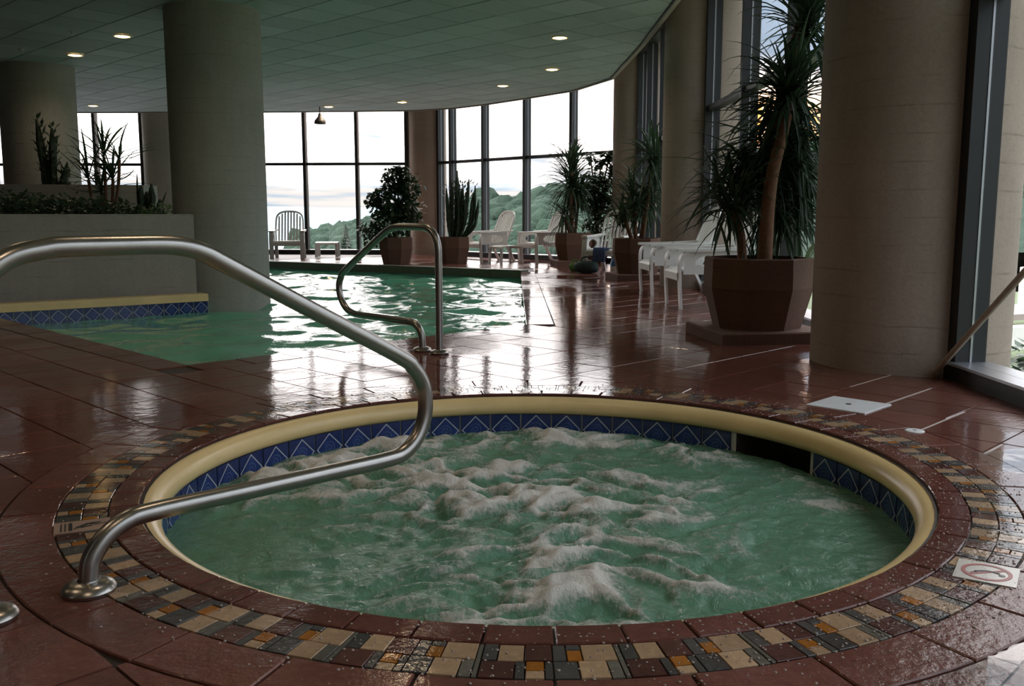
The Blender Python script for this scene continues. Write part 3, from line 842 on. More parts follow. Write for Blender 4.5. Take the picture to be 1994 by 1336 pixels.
# ------------------------------------------------------------------ skimmer lid, drain cover, leaning pole
c = at(1645, 792)
lid = thing('skimmer_lid', 'white square skimmer lid set in the deck near the column', 'lid', (1.64, 4.42, .0015), pi / 4)
MB().prism([(-.148, -.148), (.148, -.148), (.148, .148), (-.148, .148)], -.002, .004, .002).build('plate', M['white_lid'], lid)
MB().lathe([(.0, .006), (.013, .0055), (.016, .0035)], 18).build('finger_hole', M['grout'], lid)
dr = thing('drain_cover', 'small round white cover in the deck at the end of a pale joint', 'drain cover', (*at(1781, 840)[:2], .001))
MB().lathe([(0, .005), (.034, .005), (.040, .002), (.040, -.001)], 28).build('disc', M['white_lid'], dr)
MB().lathe([(0, .0062), (.008, .0062), (.009, .0048)], 12).build('screw', M['alu'], dr)
p0, p1 = Vector((2.40, 5.20, .012)), Vector((2.455, 3.93, 1.02))
po = thing('pool_pole', 'pale wooden pole leaning from the column base to the window', 'pole', tuple(p0))
dv = p1 - p0
MB().tube([(0, 0, 0), dv * .5, dv], .0165, 14).build('shaft', M['wood_pole'], po, True)
MB().tube([-dv * .006, dv * .035], .021, 14).build('rubber_tip', M['wood_pole'], po, True)

# ------------------------------------------------------------------ ceiling fittings
def downlight(x, y, lab):
    t_ = thing('downlight', lab, 'ceiling light', (x, y, CEIL - .004), 0, 'recessed ceiling lights')
    MB().lathe([(.125, .0), (.125, -.008), (.098, -.012), (.092, .0)], 32).build('trim_ring', M['trim_white'], t_, True)
    MB().lathe([(.0, -.022), (.05, -.020), (.080, -.012), (.092, .0)], 28).build('lens', M['lamp_glow'], t_, True)
    la = bpy.data.lights.new('lamp_bulb', 'SPOT'); la.energy = 9; la.color = (1., .78, .55); la.spot_size = R(150); la.spot_blend = .8; la.shadow_soft_size = .08
    lo = bpy.data.objects.new('lamp_bulb', la); COL.objects.link(lo); lo.parent = t_; lo.location = (0, 0, -.06)
for (u, v, lab) in ((238, 69, 'recessed ceiling light next to the top of the column in the pool'), (146, 106, 'recessed ceiling light between the two round columns, over the planter'), (181, 205, 'far recessed ceiling light behind the planter column'),
                    (1090, 72, 'recessed ceiling light over the deck, farthest from the windows in its row'), (1075, 134, 'recessed ceiling light over the deck, second in its row'), (979, 166, 'recessed ceiling light above the pair of slatted chairs'),
                    (783, 198, 'recessed ceiling light near the column between the window banks'), (640, 207, 'recessed ceiling light next to the hanging lamp')):
    p = at(u, v, CEIL); downlight(p.x, p.y, lab)
# more downlights, out of view, added to brighten the dark left side
for (x, y) in ((-3.0, 2.2), (-3.2, 5.0), (-5.8, 3.6), (-5.6, 7.2), (-.6, 3.4), (-.9, 7.4), (-2.6, 8.6), (-.6, .6)):
    downlight(x, y, 'unseen ceiling light added to brighten the near deck and hot tub')
for (u, v, lab) in ((140, 60, 'small sprinkler head on the ceiling between two lights'), (42, 95, 'small sprinkler head on the ceiling above the planter column')):
    p = at(u, v, CEIL); t_ = thing('sprinkler_head', lab, 'sprinkler', (p.x, p.y, CEIL - .003), 0, 'ceiling sprinklers')
    MB().lathe([(.045, 0), (.045, -.004), (.014, -.012), (.012, -.035), (.03, -.037), (.03, -.040), (0, -.041)], 18).build('body', M['trim_white'], t_, True)
p = at(623, 232, d=20.2)
t_ = thing('hanging_lamp', 'small dark bell-shaped lamp hanging before the far windows', 'lamp', (p.x, p.y, p.z), 0)
MB().lathe([(.0, .12), (.03, .12), (.045, .05), (.115, -.03), (.125, -.07), (.12, -.10), (.105, -.10), (.09, -.04), (0, .0)], 28).build('shade', M['dark_lamp'], t_, True)
MB().tube([(0, 0, .11), (0, 0, CEIL - p.z)], .012, 8).build('rod', M['dark_lamp'], t_)

# ------------------------------------------------------------------ planter bed at left
A = Vector((-3.47, 10.16)); B = Vector((-9.4, 6.98))
pl = thing('raised_planter', 'raised grey concrete planter wall along the pool', 'planter', (A.x, A.y, 0))
def pploc(o): o.location = (-A.x, -A.y, 0); return o
dW = (B - A).normalized(); nW = Vector((dW.y, -dW.x)); nW = nW if nW.y > 0 else -nW
back = 3.6
pploc(MB().prism([tuple(A), tuple(B), tuple(B + nW * .22), tuple(A + nW * .22)], -.3, .925, .012).build('front_wall', M['concrete_grey'], pl))
E0 = A + nW * .22
E1 = E0 + dW * .62 + nW * .5
pploc(MB().prism([tuple(E0 + dW * .5), tuple(E0 + dW * .62), tuple(E0 + dW * .62 + nW * back), tuple(E0 + dW * .5 + nW * back)], -.3, .915).build('end_wall', M['concrete_grey'], pl))
pploc(MB().prism([tuple(E0 + dW * .62), tuple(B + nW * .22), tuple(B + nW * (back + .2)), tuple(E0 + dW * .62 + nW * back)], -.01, .82).build('soil', M['soil'], pl))
simple('red_ledge', (.13, .05, .035), .7, bump=.3)
q0, q1 = Vector((-7.2, 13.6)), Vector((-10.6, 12.9))
pploc(MB().prism([tuple(q0), tuple(q1), (q1.x, q1.y + .6), (q0.x, q0.y + .6)], -.01, 1.26).build('back_tier', M['red_ledge'], pl))
pploc(MB().prism([(-5.15, 13.1), (-7.0, 12.7), (-7.0, 13.2), (-5.15, 13.6)], -.01, 1.33).build('rear_box', M['concrete_grey'], pl))

# ------------------------------------------------------------------ plants
def leaf_pts(L, wd, e0, e1, seg=7, fold=.25):
    """strap leaf from the origin along +x, starting at elevation e0 and ending at e1 (radians)"""
    x = z = 0.; vs = []; fs = []
    for k in range(seg + 1):
        t = k / seg; e = e0 + (e1 - e0) * t ** 1.3
        ww = wd * (.55 + .9 * t if t < .4 else .91 * (1 - ((t - .4) / .6) ** 1.8)) + .001
        nz, nx = cos(e), -sin(e)
        vs += [(x + nx * fold * ww, -ww / 2, z + nz * fold * ww), (x, 0, z), (x + nx * fold * ww, ww / 2, z + nz * fold * ww)]
        x += L / seg * cos(e); z += L / seg * sin(e)
    for k in range(seg):
        for c_ in (0, 1): fs.append((k * 3 + c_, k * 3 + c_ + 1, k * 3 + c_ + 4, k * 3 + c_ + 3))
    return vs, fs
LEAVES = []
for k in range(12):
    L_ = .55 + .03 * (k % 4); e0 = (85, 70, 55, 40, 25, 5, 75, 60, 45, 15, -15, -35)[k]; e1 = (55, 20, -15, -40, -60, -75, 40, 0, -30, -65, -80, -85)[k]
    vs, fs = leaf_pts(L_, .034, R(e0), R(e1))
    me = bpy.data.meshes.new('leaf'); me.from_pydata(vs, [], fs); me.materials.append(M['yucca_leaf'])
    me.polygons.foreach_set('use_smooth', [True] * len(fs)); LEAVES.append(me)
def crown_objs(parent, c, n, scale, kinds=range(12), spread=.05, rnd=random):
    for i in range(n):
        o = obj('leaf', LEAVES[rnd.choice(list(kinds))], parent, (c[0] + rnd.uniform(-spread, spread), c[1] + rnd.uniform(-spread, spread), c[2] + rnd.uniform(-spread * 2, spread)), rnd.uniform(0, 2 * pi))
        s = scale * rnd.uniform(.8, 1.2); o.scale = (s, s, s)
def crown_mb(mb, c, n, L_, wd, e_rng=(85, -40), droop=(20, 70), spread=.04, seg=5, rnd=random):
    for i in range(n):
        e0 = R(rnd.uniform(*e_rng)); e1 = e0 - R(rnd.uniform(*droop)); e1 = max(e1, R(-88))
        vs, fs = leaf_pts(L_ * rnd.uniform(.75, 1.2), wd, e0, e1, seg); a = rnd.uniform(0, 2 * pi); ca, sa = cos(a), sin(a)
        ox, oy, oz = c[0] + rnd.uniform(-spread, spread), c[1] + rnd.uniform(-spread, spread), c[2] + rnd.uniform(-spread * 2, spread)
        mb.add([(x * ca - y * sa + ox, x * sa + y * ca + oy, z + oz) for x, y, z in vs], fs)
def stuff(mb, name, m, parent, smooth=True):
    o = mb.build(name, M[m], parent, 'all' if smooth else False); o['kind'] = 'stuff'; return o
def pot(name, label, x, y, r, hgt, slab=True, rz=R(22.5), cat='plant pot', n=8, sides=1.):
    t_ = thing(name, label, cat, (x, y, 0), 0)
    z0 = .085 if slab else 0.
    if slab: MB().prism([(-r * 1.02, -r * .98), (r * 1.02, -r * .98), (r * 1.02, r * .98), (-r * 1.02, r * .98)], 0, .085, .01).build('base_slab', M['pot_clay'], t_).rotation_euler = (0, 0, R(8))
    prof = [(r * .80, 0), (r * 1.0, hgt * .58), (r * 1.0, hgt * .60), (r * .985, hgt * .985), (r * .97, hgt), (r * .88, hgt), (r * .87, hgt * .93), (0.001, hgt * .93)]
    b_ = MB().lathe(prof, n, phase=rz).build('body', M['pot_clay'], t_); b_.location.z = z0
    MB().lathe([(r * .872, hgt * .935), (0.001, hgt * .95)], 16).build('soil', M['soil'], t_).location.z = z0
    return t_, z0 + hgt * .94

# 1: big yucca in the faceted pot beside the near window column
R_ = random.Random(11)
pc = (1.84, 6.93)
t_, ztop = pot('potted_yucca', 'tall yucca in a big faceted brown pot beside the thick near column', pc[0], pc[1], .405, .52, cat='potted plant')
trunk = sm([(.02, -.10, ztop - .1), (.03, -.09, ztop + .3), (.06, -.07, ztop + .62), (.14, -.03, ztop + .95), (.20, .03, ztop + 1.18)], 6)
MB().tube(trunk, [.058 - .022 * i / len(trunk) for i in range(len(trunk))], 12).build('trunk', M['trunk'], t_, 'all')
trunk2 = sm([(-.10, .05, ztop - .1), (-.12, .08, ztop + .2), (-.20, .10, ztop + .42)], 5)
MB().tube(trunk2, .035, 10).build('trunk', M['trunk'], t_, 'all')
trunk3 = sm([(.08, .16, ztop - .1), (.12, .20, ztop + .5), (.16, .24, ztop + 1.05), (.30, .20, ztop + 1.75)], 6)
MB().tube(trunk3, .035, 10).build('trunk', M['trunk'], t_, 'all')
crown_objs(t_, (.20, .04, ztop + 1.22), 70, .92, rnd=R_)
crown_objs(t_, (.33, .16, ztop + 1.75), 46, 1.0, kinds=(0, 1, 2, 3, 6, 7, 8), rnd=R_)
crown_objs(t_, (-.20, .02, ztop + .42), 48, .72, kinds=(1, 2, 3, 4, 7, 8, 9, 5), rnd=R_)
crown_objs(t_, (.24, .30, ztop + .92), 64, .95, kinds=(3, 4, 5, 9, 10, 11), spread=.13, rnd=R_)
crown_objs(t_, (.26, .28, ztop + .55), 60, .72, kinds=(4, 5, 9, 10, 11), spread=.15, rnd=R_)
mb = MB()
crown_mb(mb, (.20, .05, ztop + 1.2), 100, .46, .034, (80, -40), (30, 90), .06, rnd=R_)
crown_mb(mb, (.28, .32, ztop + .98), 170, .66, .032, (20, -80), (20, 60), .12, rnd=R_)
crown_mb(mb, (.28, .32, ztop + .62), 190, .55, .030, (20, -80), (20, 60), .15, rnd=R_)
crown_mb(mb, (-.18, .22, ztop + .50), 80, .50, .030, (80, -60), (20, 60), .10, rnd=R_)
crown_mb(mb, (.02, .38, ztop + .85), 90, .60, .032, (40, -70), (20, 60), .10, rnd=R_)
crown_mb(mb, (.36, .18, ztop + 1.72), 70, .6, .034, (85, -50), (20, 80), .05, rnd=R_)
stuff(mb, 'foliage', 'yucca_leaf', t_)
for i in range(7):
    a = R(-70 + 8 * i); vs, fs = leaf_pts(.36 + .03 * (i % 3), .020, R(70), R(-85), 8)
    me = bpy.data.meshes.new('leaf'); me.from_pydata(vs, [], fs); me.materials.append(M['lime_leaf'])
    o = obj('leaf', me, t_, (.30 + .012 * i, -.15 + .01 * i, ztop), a)
# 2: yucca behind the white armchairs
def small_yucca(label, x, y, r, hgt, crowns, n=8):
    t_, zt = pot('potted_yucca', label, x, y, r, hgt, cat='potted plant', n=n)
    mb = MB(); tr = MB()
    for (cx, cy, cz, k, L_, wd, er, dr_) in crowns:
        crown_mb(mb, (cx, cy, zt + cz), k, L_, wd, er, dr_, .07, rnd=R_)
        tr.tube([(cx * .3, cy * .3, zt - .05), (cx * .7, cy * .7, zt + cz * .5), (cx, cy, zt + cz)], .03, 8)
    tr.build('trunk', M['trunk'], t_, 'all'); stuff(mb, 'foliage', 'yucca_leaf', t_)
    return t_
small_yucca('bushy dark yucca in a brown pot behind the white armchairs', 1.80, 13.35, .37, .50,
            [(.20, .0, 1.15, 90, .60, .040, (80, -70), (20, 80)), (-.06, .0, .55, 70, .55, .038, (85, -50), (20, 80)), (.15, .1, .65, 90, .60, .040, (60, -70), (20, 60)), (-.20, -.1, .30, 40, .45, .035, (85, 0), (20, 70))])
t3 = small_yucca('tall yucca with a bare top in a pot left of the last lit window pane', 1.13, 17.2, .36, .50,
            [(-.04, 0, 1.25, 60, .62, .035, (85, 20), (20, 90)), (-.05, 0, .95, 110, .72, .040, (70, -60), (30, 80)), (.10, .05, .80, 90, .60, .040, (70, -70), (20, 60)), (-.15, 0, .35, 70, .50, .035, (50, -70), (20, 60))])
# 3: leafy ficus plants
def ficus(label, x, y, r, hgt, blobs, leafsize=.13, name='potted_ficus', n=8, slab=False):
    t_, zt = pot(name, label, x, y, r, hgt, slab=slab, cat='potted plant', n=n)
    mb = MB(); br = MB()
    for (bx, by, bz, rad, k) in blobs:
        br.tube(sm([(0, 0, zt - .05), (bx * .3, by * .3, zt + bz * .5), (bx, by, zt + bz)], 4), .016, 6)
        for i in range(int(k * 1.9)):
            v = Vector((R_.gauss(0, 1), R_.gauss(0, 1), R_.gauss(0, 1))).normalized() * rad * R_.uniform(.45, 1.05)
            c = Vector((bx, by, zt + bz)) + v; a = R_.uniform(0, 2 * pi); tilt = R_.uniform(-1.1, .4)
            d_ = Vector((cos(a) * cos(tilt), sin(a) * cos(tilt), sin(tilt))); s__ = Vector((-sin(a), cos(a), R_.uniform(-.4, .4))).normalized()
            l_ = leafsize * R_.uniform(.7, 1.3)
            mb.add([c, c + d_ * l_ * .5 + s__ * l_ * .28, c + d_ * l_, c + d_ * l_ * .5 - s__ * l_ * .28, c + d_ * l_ * .5 + Vector((0, 0, .01))], [(0, 1, 4), (1, 2, 4), (2, 3, 4), (3, 0, 4)])
    br.build('branch', M['trunk'], t_, 'all'); stuff(mb, 'foliage', 'ficus_leaf', t_, False)
    return t_
ficus('round leafy ficus in a brown pot before the far window column', -2.18, 17.55, .33, .50,
      [(-.10, 0, .35, .36, 260), (-.12, 0, .72, .36, 260), (.22, 0, .55, .30, 170), (.25, 0, .98, .26, 130), (-.02, 0, 1.12, .24, 130), (-.38, 0, .75, .17, 70), (-.45, 0, .12, .26, 110), (.10, 0, 1.28, .12, 40)])
ficus('tall leafy plant with open top branches beside the last lit window pane', 1.62, 17.78, .24, .42,
      [(0, 0, .35, .28, 140), (-.12, 0, .85, .30, 190), (.14, 0, .75, .28, 170), (-.1, 0, 1.15, .22, 100), (.22, 0, 1.62, .13, 46), (.06, 0, 1.50, .10, 28), (-.14, 0, 1.62, .09, 24), (.28, 0, 1.40, .12, 36), (.18, 0, 1.2, .2, 80)])
# 4: candelabra cactus
def cactus_stems(mb, stems):
    for (bx, by, z0, z1, r, ln) in stems:
        pts = sm([(bx * .35, by * .35, z0), (bx * .85, by * .85, z0 + (z1 - z0) * .28), (bx, by, z0 + (z1 - z0) * .5), (bx + ln, by, z1)], 4)
        n = 12; vs = []; fs = []
        for i, p in enumerate(pts):
            t = i / (len(pts) - 1); rr = r * (1 if t < .85 else 1 - (t - .85) * 4.5) * (1 + .10 * sin(i * 2.1))
            for k in range(n):
                a = 2 * pi * k / n; q = rr * (1.25 if k % 3 == 0 else .72)
                vs.append((p.x + q * cos(a), p.y + q * sin(a), p.z))
        for i in range(len(pts) - 1):
            for k in range(n): fs.append((i * n + k, i * n + (k + 1) % n, i * n + n + (k + 1) % n, i * n + n + k))
        fs.append(tuple(range((len(pts) - 1) * n, len(pts) * n)))
        mb.add(vs, fs)
t4, zt = pot('potted_cactus', 'branching cactus in a brown pot right of the far window column', -1.13, 17.85, .33, .50, slab=False, cat='potted plant')
for i, st_ in enumerate([(-.02, 0, 1.10, .026, 0), (.06, .02, 1.28, .026, .03), (.16, 0, 1.0, .026, .04), (.26, .03, 1.12, .025, .05), (.34, 0, .86, .026, .05), (-.10, 0, .95, .025, -.02), (.10, -.05, .82, .028, .0), (.22, -.04, .75, .028, .02), (.36, .02, .62, .028, .06), (-.04, .04, .70, .028, -.02), (.40, 0, 1.0, .024, .03), (.13, .05, 1.15, .024, -.03), (.44, 0, .72, .024, .05)]):
    mb = MB(); cactus_stems(mb, [(st_[0], st_[1], zt - .05, zt + st_[2], st_[3], st_[4])]); mb.build('stem', M['cactus'], t4, 'all')
mb = MB()
for i in range(420):
    a = R_.uniform(0, 2 * pi); rr = R_.uniform(.03, .34); c = Vector((.14 + rr * cos(a), rr * sin(a) * .6, zt + R_.uniform(.1, 1.05)))
    l_ = .095; d_ = Vector((cos(a), sin(a), R_.uniform(0, 1.6))).normalized(); s__ = Vector((-sin(a), cos(a), 0))
    mb.add([c, c + d_ * l_ * .5 + s__ * .018, c + d_ * l_, c + d_ * l_ * .5 - s__ * .018], [(0, 1, 2, 3)])
stuff(mb, 'foliage', 'cactus', t4, False)
# 5: planter bed plants
SOIL = .82
def bed_point(u, v, d): return at(u, v, d=d)
p = at(98, 375, d=13.0)
t_ = thing('column_cactus', 'tall dark column cactus growing against the planter column', 'cactus', (p.x, p.y, SOIL))
for st_ in [(-.06, 0, 1.40, .045, -.06), (.06, 0, 1.28, .045, .02), (.14, .02, .78, .045, .10), (-.02, .03, .8, .045, .02), (.20, 0, .55, .04, .08), (.02, -.04, .5, .045, .0)]:
    mb = MB(); cactus_stems(mb, [(st_[0], st_[1], 0, st_[2], st_[3], st_[4])]); mb.build('stem', M['cactus'], t_, 'all')
mb = MB()
for st_ in [(-.06, 0, 1.40, -.06), (.06, 0, 1.28, .02), (.14, .02, .78, .10), (-.02, .03, .8, .02), (.20, 0, .55, .08)]:
    for i in range(70):
        f = R_.uniform(.15, 1.02); c = Vector((st_[0] * min(1, .5 + f) + st_[3] * max(0, f - .5) * 2, st_[1], st_[2] * f)); a = R_.uniform(0, 6.28)
        d_ = Vector((cos(a), sin(a), R_.uniform(.2, 1.8))).normalized(); s__ = Vector((-sin(a), cos(a), 0)); c = c + Vector((cos(a), sin(a), 0)) * .045
        mb.add([c, c + d_ * .06 + s__ * .02, c + d_ * .12, c + d_ * .06 - s__ * .02], [(0, 1, 2, 3)])
stuff(mb, 'foliage', 'cactus', t_, False)
p = at(203, 365, d=12.3)
t_ = thing('spiky_dracaena', 'spiky bare-stemmed dracaena silhouetted before the far left window', 'plant', (p.x, p.y, SOIL))
for (ax, az_) in ((-.20, .55), (.02, .85), (.22, .82), (-.04, .40), (.12, .55)):
    MB().tube(sm([(ax * .3, 0, 0), (ax * .8, 0, az_ * .5), (ax, 0, az_)], 4), .022, 8).build('stem', M['trunk'], t_, 'all')
    for i in range(17):
        vs, fs = leaf_pts(R_.uniform(.45, .78), .036, R(R_.uniform(-10, 88)), R(R_.uniform(-50, 60)), 6)
        me = bpy.data.meshes.new('leaf'); me.from_pydata(vs, [], fs); me.materials.append(M['yucca_leaf'])
        obj('leaf', me, t_, (ax, 0, az_), R_.uniform(0, 2 * pi))
p = at(287, 380, d=12.2)
t_ = thing('cluster_cactus', 'low cluster of upright cactus stems at the planter box end', 'cactus', (p.x, p.y, SOIL))
for i, (dx_, hh) in enumerate([(-.07, .48), (-.02, .40), (.03, .50), (.08, .43), (.0, .34), (.13, .30), (-.11, .62), (.17, .40)]):
    mb = MB(); cactus_stems(mb, [(dx_, (i % 3 - 1) * .05, 0, hh, .032 if i < 6 else .010, .01 if i < 7 else .08)]); mb.build('stem', M['cactus'], t_, 'all')
# leafy ground cover clumps
def clump(u, v, d, rad, hgt, n, m, label, size=.075):
    d += .45; p = at(u, v, d=d); t_ = thing('leafy_clump', label, 'plant', (p.x, p.y, SOIL), 0, 'ground cover in the planter bed'); mb = MB()
    for i in range(n):
        a = R_.uniform(0, 2 * pi); rr = rad * sqrt(R_.random()); z = hgt * R_.uniform(.1, 1.) * (1 - .4 * (rr / rad) ** 2)
        c = Vector((rr * cos(a) * 1.3, rr * sin(a) * .7, z)); b = R_.uniform(0, 2 * pi); ti = R_.uniform(-.5, 1.)
        d_ = Vector((cos(b) * cos(ti), sin(b) * cos(ti), sin(ti))); s__ = Vector((-sin(b), cos(b), R_.uniform(-.3, .3))); l_ = size * R_.uniform(.7, 1.4)
        mb.add([c, c + d_ * l_ * .45 + s__ * l_ * .36, c + d_ * l_, c + d_ * l_ * .45 - s__ * l_ * .36, c + d_ * l_ * .45 + Vector((0, 0, -.01))], [(0, 1, 4), (1, 2, 4), (2, 3, 4), (3, 0, 4)])
    stuff(mb, 'foliage', m, t_, False)
    MB().tube([(0, 0, -.02), (0, 0, hgt * .7)], .012, 6).build('stem', M['stem_green'], t_)
gl = 'low dark green ground cover clump behind the planter wall'
for (u, d, rad, hg, n) in ((-30, 9.4, .42, .30, 260), (35, 9.8, .40, .34, 260), (95, 10.1, .40, .30, 240), (150, 10.4, .36, .28, 240), (200, 10.7, .36, .28, 220), (-5, 10.6, .45, .42, 240), (75, 11.0, .45, .38, 240), (140, 11.3, .42, .36, 220)):
    clump(u, 400, d, rad, hg, n, 'ground_leaf', gl)
clump(250, 400, 10.75, .34, .24, 240, 'ground_leaf', 'bright variegated ground cover clump below the spiky dracaena', .06)
clump(318, 400, 10.75, .24, .24, 240, 'lime_leaf', 'pale olive-green bush at the planter end beside the thick column', .05)

# ------------------------------------------------------------------ white resin armchairs
def make_chair():
    t_ = thing('lounge_chair', 'white resin lounge chair', 'chair')
    W_ = .31
    for s in (-1, 1):
        leg = sm([(s * W_, -.36, 0), (s * W_, -.375, .22), (s * W_, -.38, .44), (s * W_, -.355, .53), (s * W_, -.29, .565)], 4)
        MB().strip(leg, (.085, 0, 0), .022).build('leg', M['white_resin'], t_, True)
        arm = sm([(s * W_, -.40, .575), (s * W_, -.10, .578), (s * W_, .18, .59), (s * (W_ - .02), .36, .60)], 4)
        MB().strip(arm, (.10, 0, 0), .028).build('armrest', M['white_resin'], t_, True)
        rl = sm([(s * .29, .40, 0), (s * .285, .30, .20), (s * .28, .20, .36)], 4)
        MB().strip(rl, (.07, 0, 0), .03).build('leg', M['white_resin'], t_, True)
        # side panel between seat and arm with an oval opening
        mb = MB(); n = 24; out = []; inn = []
        cy, cz, hy, hz = -.06, .455, .28, .115
        for k in range(n):
            a = 2 * pi * k / n; ca, sa = cos(a), sin(a); q = max(abs(ca), abs(sa))
            out.append((cy + hy * ca / q, cz + hz * sa / q)); inn.append((cy + .17 * ca, cz + .072 * sa))
        vs = []
        for x in (s * W_ - .011, s * W_ + .011): vs += [(x, *p) for p in out] + [(x, *p) for p in inn]
        fs = []
        for k in range(n):
            j = (k + 1) % n
            fs += [(k, j, n + j, n + k), (2 * n + k, 3 * n + k, 3 * n + j, 2 * n + j), (n + k, n + j, 3 * n + j, 3 * n + k), (k, 2 * n + k, 2 * n + j, j)]
        mb.add(vs, fs).build('side_panel', M['white_resin'], t_)
    st_ = [(-.39, .345), (-.36, .375), (-.25, .378), (0, .352), (.20, .330), (.26, .335)]
    seat = thing_part = MB().strip([(0, y, z) for y, z in sm2(st_)], (.56, 0, 0), .018).build('seat', M['white_resin'], t_, True)
    MB().strip([(0, -.385, .28), (0, -.392, .35)], (.58, 0, 0), .02).build('front_apron', M['white_resin'], t_)
    # reclined slatted back with rounded top
    bk = obj('backrest', None, t_, (0, .20, .34)); bk.rotation_euler = (R(-22), 0, 0)
    fr_ = sm([(-.27, 0, -.06), (-.285, 0, .30), (-.27, 0, .56), (-.20, 0, .66), (-.08, 0, .695), (.08, 0, .695), (.20, 0, .66), (.27, 0, .56), (.285, 0, .30), (.27, 0, -.06)], 5)
    MB().strip(fr_, (0, .035, 0), .03).build('back_frame', M['white_resin'], bk, True)
    for i in range(8):
        x = -.217 + .062 * i; top = .69 - .18 * (abs(x) / .27) ** 2.6
        MB().box((x, .004, (top - .05) / 2), (.034, .012, top + .05)).build('slat', M['white_resin'], bk)
    return t_
def sm2(pts):
    P3 = sm([(0, y, z) for y, z in pts], 4); return [(p.y, p.z) for p in P3]
chair = make_chair()
CH = [  # position, rotation (front is local -y), label
    ((2.0, 9.37), R(-87), 'white resin armchair in front of the faceted yucca pot, the nearer of two'),
    ((1.95, 10.93), R(-86), 'white resin armchair behind the other, its arms showing beyond it'),
    ((-4.70, 19.55), R(8), 'white slatted chair facing the pool alone by the far window'),
    ((-.45, 18.45), R(-58), 'white slatted lounge chair right of the branching cactus'),
    ((.62, 18.25), R(-58), 'white slatted lounge chair half behind the tall yucca pot'),
    ((1.60, 14.9), R(-28), 'white chair piled with belongings between the two yucca pots'),
]
for i, (pos, rz, lab) in enumerate(CH):
    o = chair if i == 0 else copy_tree(chair)
    o.location = (pos[0], pos[1], 0); o.rotation_euler = (0, 0, rz); o['label'] = lab; o['group'] = 'white resin chairs'
def stool(x, y, rz, label):
    t_ = thing('footstool', label, 'stool', (x, y, 0), rz)
    MB().strip([(0, p[0], p[1]) for p in sm2([(-.25, .27), (-.22, .31), (0, .325), (.22, .31), (.25, .27)])], (.48, 0, 0), .02).build('top', M['white_resin'], t_, True)
    for sx in (-1, 1):
        for sy in (-1, 1): MB().strip([(sx * .22, sy * .24, 0), (sx * .21, sy * .22, .30)], (.06, 0, 0), .03).build('leg', M['white_resin'], t_)
stool(-.12, 17.95, R(-58), 'low white resin footstool between the two slatted lounge chairs')
stool(-4.05, 20.4, R(5), 'small white resin side table beside the lone far chair')

# belongings around the chair
t_ = thing('towel', 'blue patterned towel hanging over the seat of the loaded chair', 'towel', (1.55, 14.80, .36), R(-28))
MB().strip([(0, p[0], p[1]) for p in sm2([(-.42, -.17), (-.425, -.05), (-.41, .03), (-.36, .045), (-.1, .03), (.1, .02)])], (.20, 0, 0), .018).build('cloth', M['blue_cloth'], t_, True)
def bag(x, y, sx, sy, sz, m, label, name='beach_bag'):
    t_ = thing(name, label, 'bag', (x, y, 0), R(R_.uniform(-20, 20)))
    mb = MB(); n = 16; vs = []; fs = []; K = 8
    for i in range(K + 1):
        f = pi * i / K - pi / 2
        for k in range(n):
            a = 2 * pi * k / n; q = 1 + .10 * sin(3 * a + i) * cos(f)
            vs.append((sx * cos(f) ** .6 * cos(a) * q, sy * cos(f) ** .6 * sin(a) * q, sz * (sin(f) + 1) / 2))
    for i in range(K):
        for k in range(n): fs.append((i * n + k, i * n + (k + 1) % n, i * n + n + (k + 1) % n, i * n + n + k))
    mb.add(vs, fs).build('body', M[m], t_, 'all')
    MB().tube(sm([(-sx * .5, 0, sz * .85), (-sx * .3, 0, sz * 1.25), (sx * .3, 0, sz * 1.25), (sx * .5, 0, sz * .85)], 5), .012, 8).build('strap', M[m], t_, 'all')
bag(1.18, 14.62, .20, .14, .20, 'dark_cloth', 'dark soft bag on the floor beside the loaded chair')
bag(1.02, 15.0, .10, .09, .15, 'green_cloth', 'small green bag on the floor at the side of the dark bag')
t_ = thing('spray_bottle', 'blue plastic bottle standing by the yucca pot slab', 'bottle', (1.56, 14.0, 0))
MB().lathe([(0, 0), (.07, 0), (.075, .02), (.075, .20), (.05, .26), (.022, .29)], 20).build('body', M['blue_plastic'], t_, True)
MB().lathe([(.026, .285), (.028, .34), (0, .345)], 14).build('cap', M['white_plastic'], t_, True)
MB().lathe([(.077, .06), (.077, .15)], 20).build('label_band', M['white_plastic'], t_, True)

# ------------------------------------------------------------------ outside
g_ = MB(); g_.add([(2.9, -30, -.45), (60, -30, -3.), (60, 60, -6.), (2.9, 30, -.6)], [(0, 1, 2, 3)])
tag(g_.build('lawn', M['lawn']), 'green lawn outside the near window', 'lawn', kind='structure')
kb = MB(); kp = [at(1960, 640, z=-.75), at(1985, 622, z=-.8), at(2010, 606, z=-.85), at(2060, 590, z=-.9)]
kp = [Vector((6.0 + 1.6 * i, 11.2 + 1.3 * i + .06 * i * i, -.58 - .1 * i)) for i in range(7)]
tag(MB().strip(sm(kp, 5), (0, .0, .28), .18).build('kerb', M['kerb']), 'white kerb winding across the lawn outside', 'kerb')
tag(MB().strip(sm([p + Vector((.6, 3.2, -.08)) for p in kp], 5), (.9, -.9, .0), .10).build('garden_path', M['path']), 'pinkish paved path across the lawn outside', 'path')
pw = MB().box((15, 20, -.35), (14, .25, .7), R(32)); tag(pw.build('low_wall', M['kerb']), 'low white wall beyond the lawn outside', 'wall')
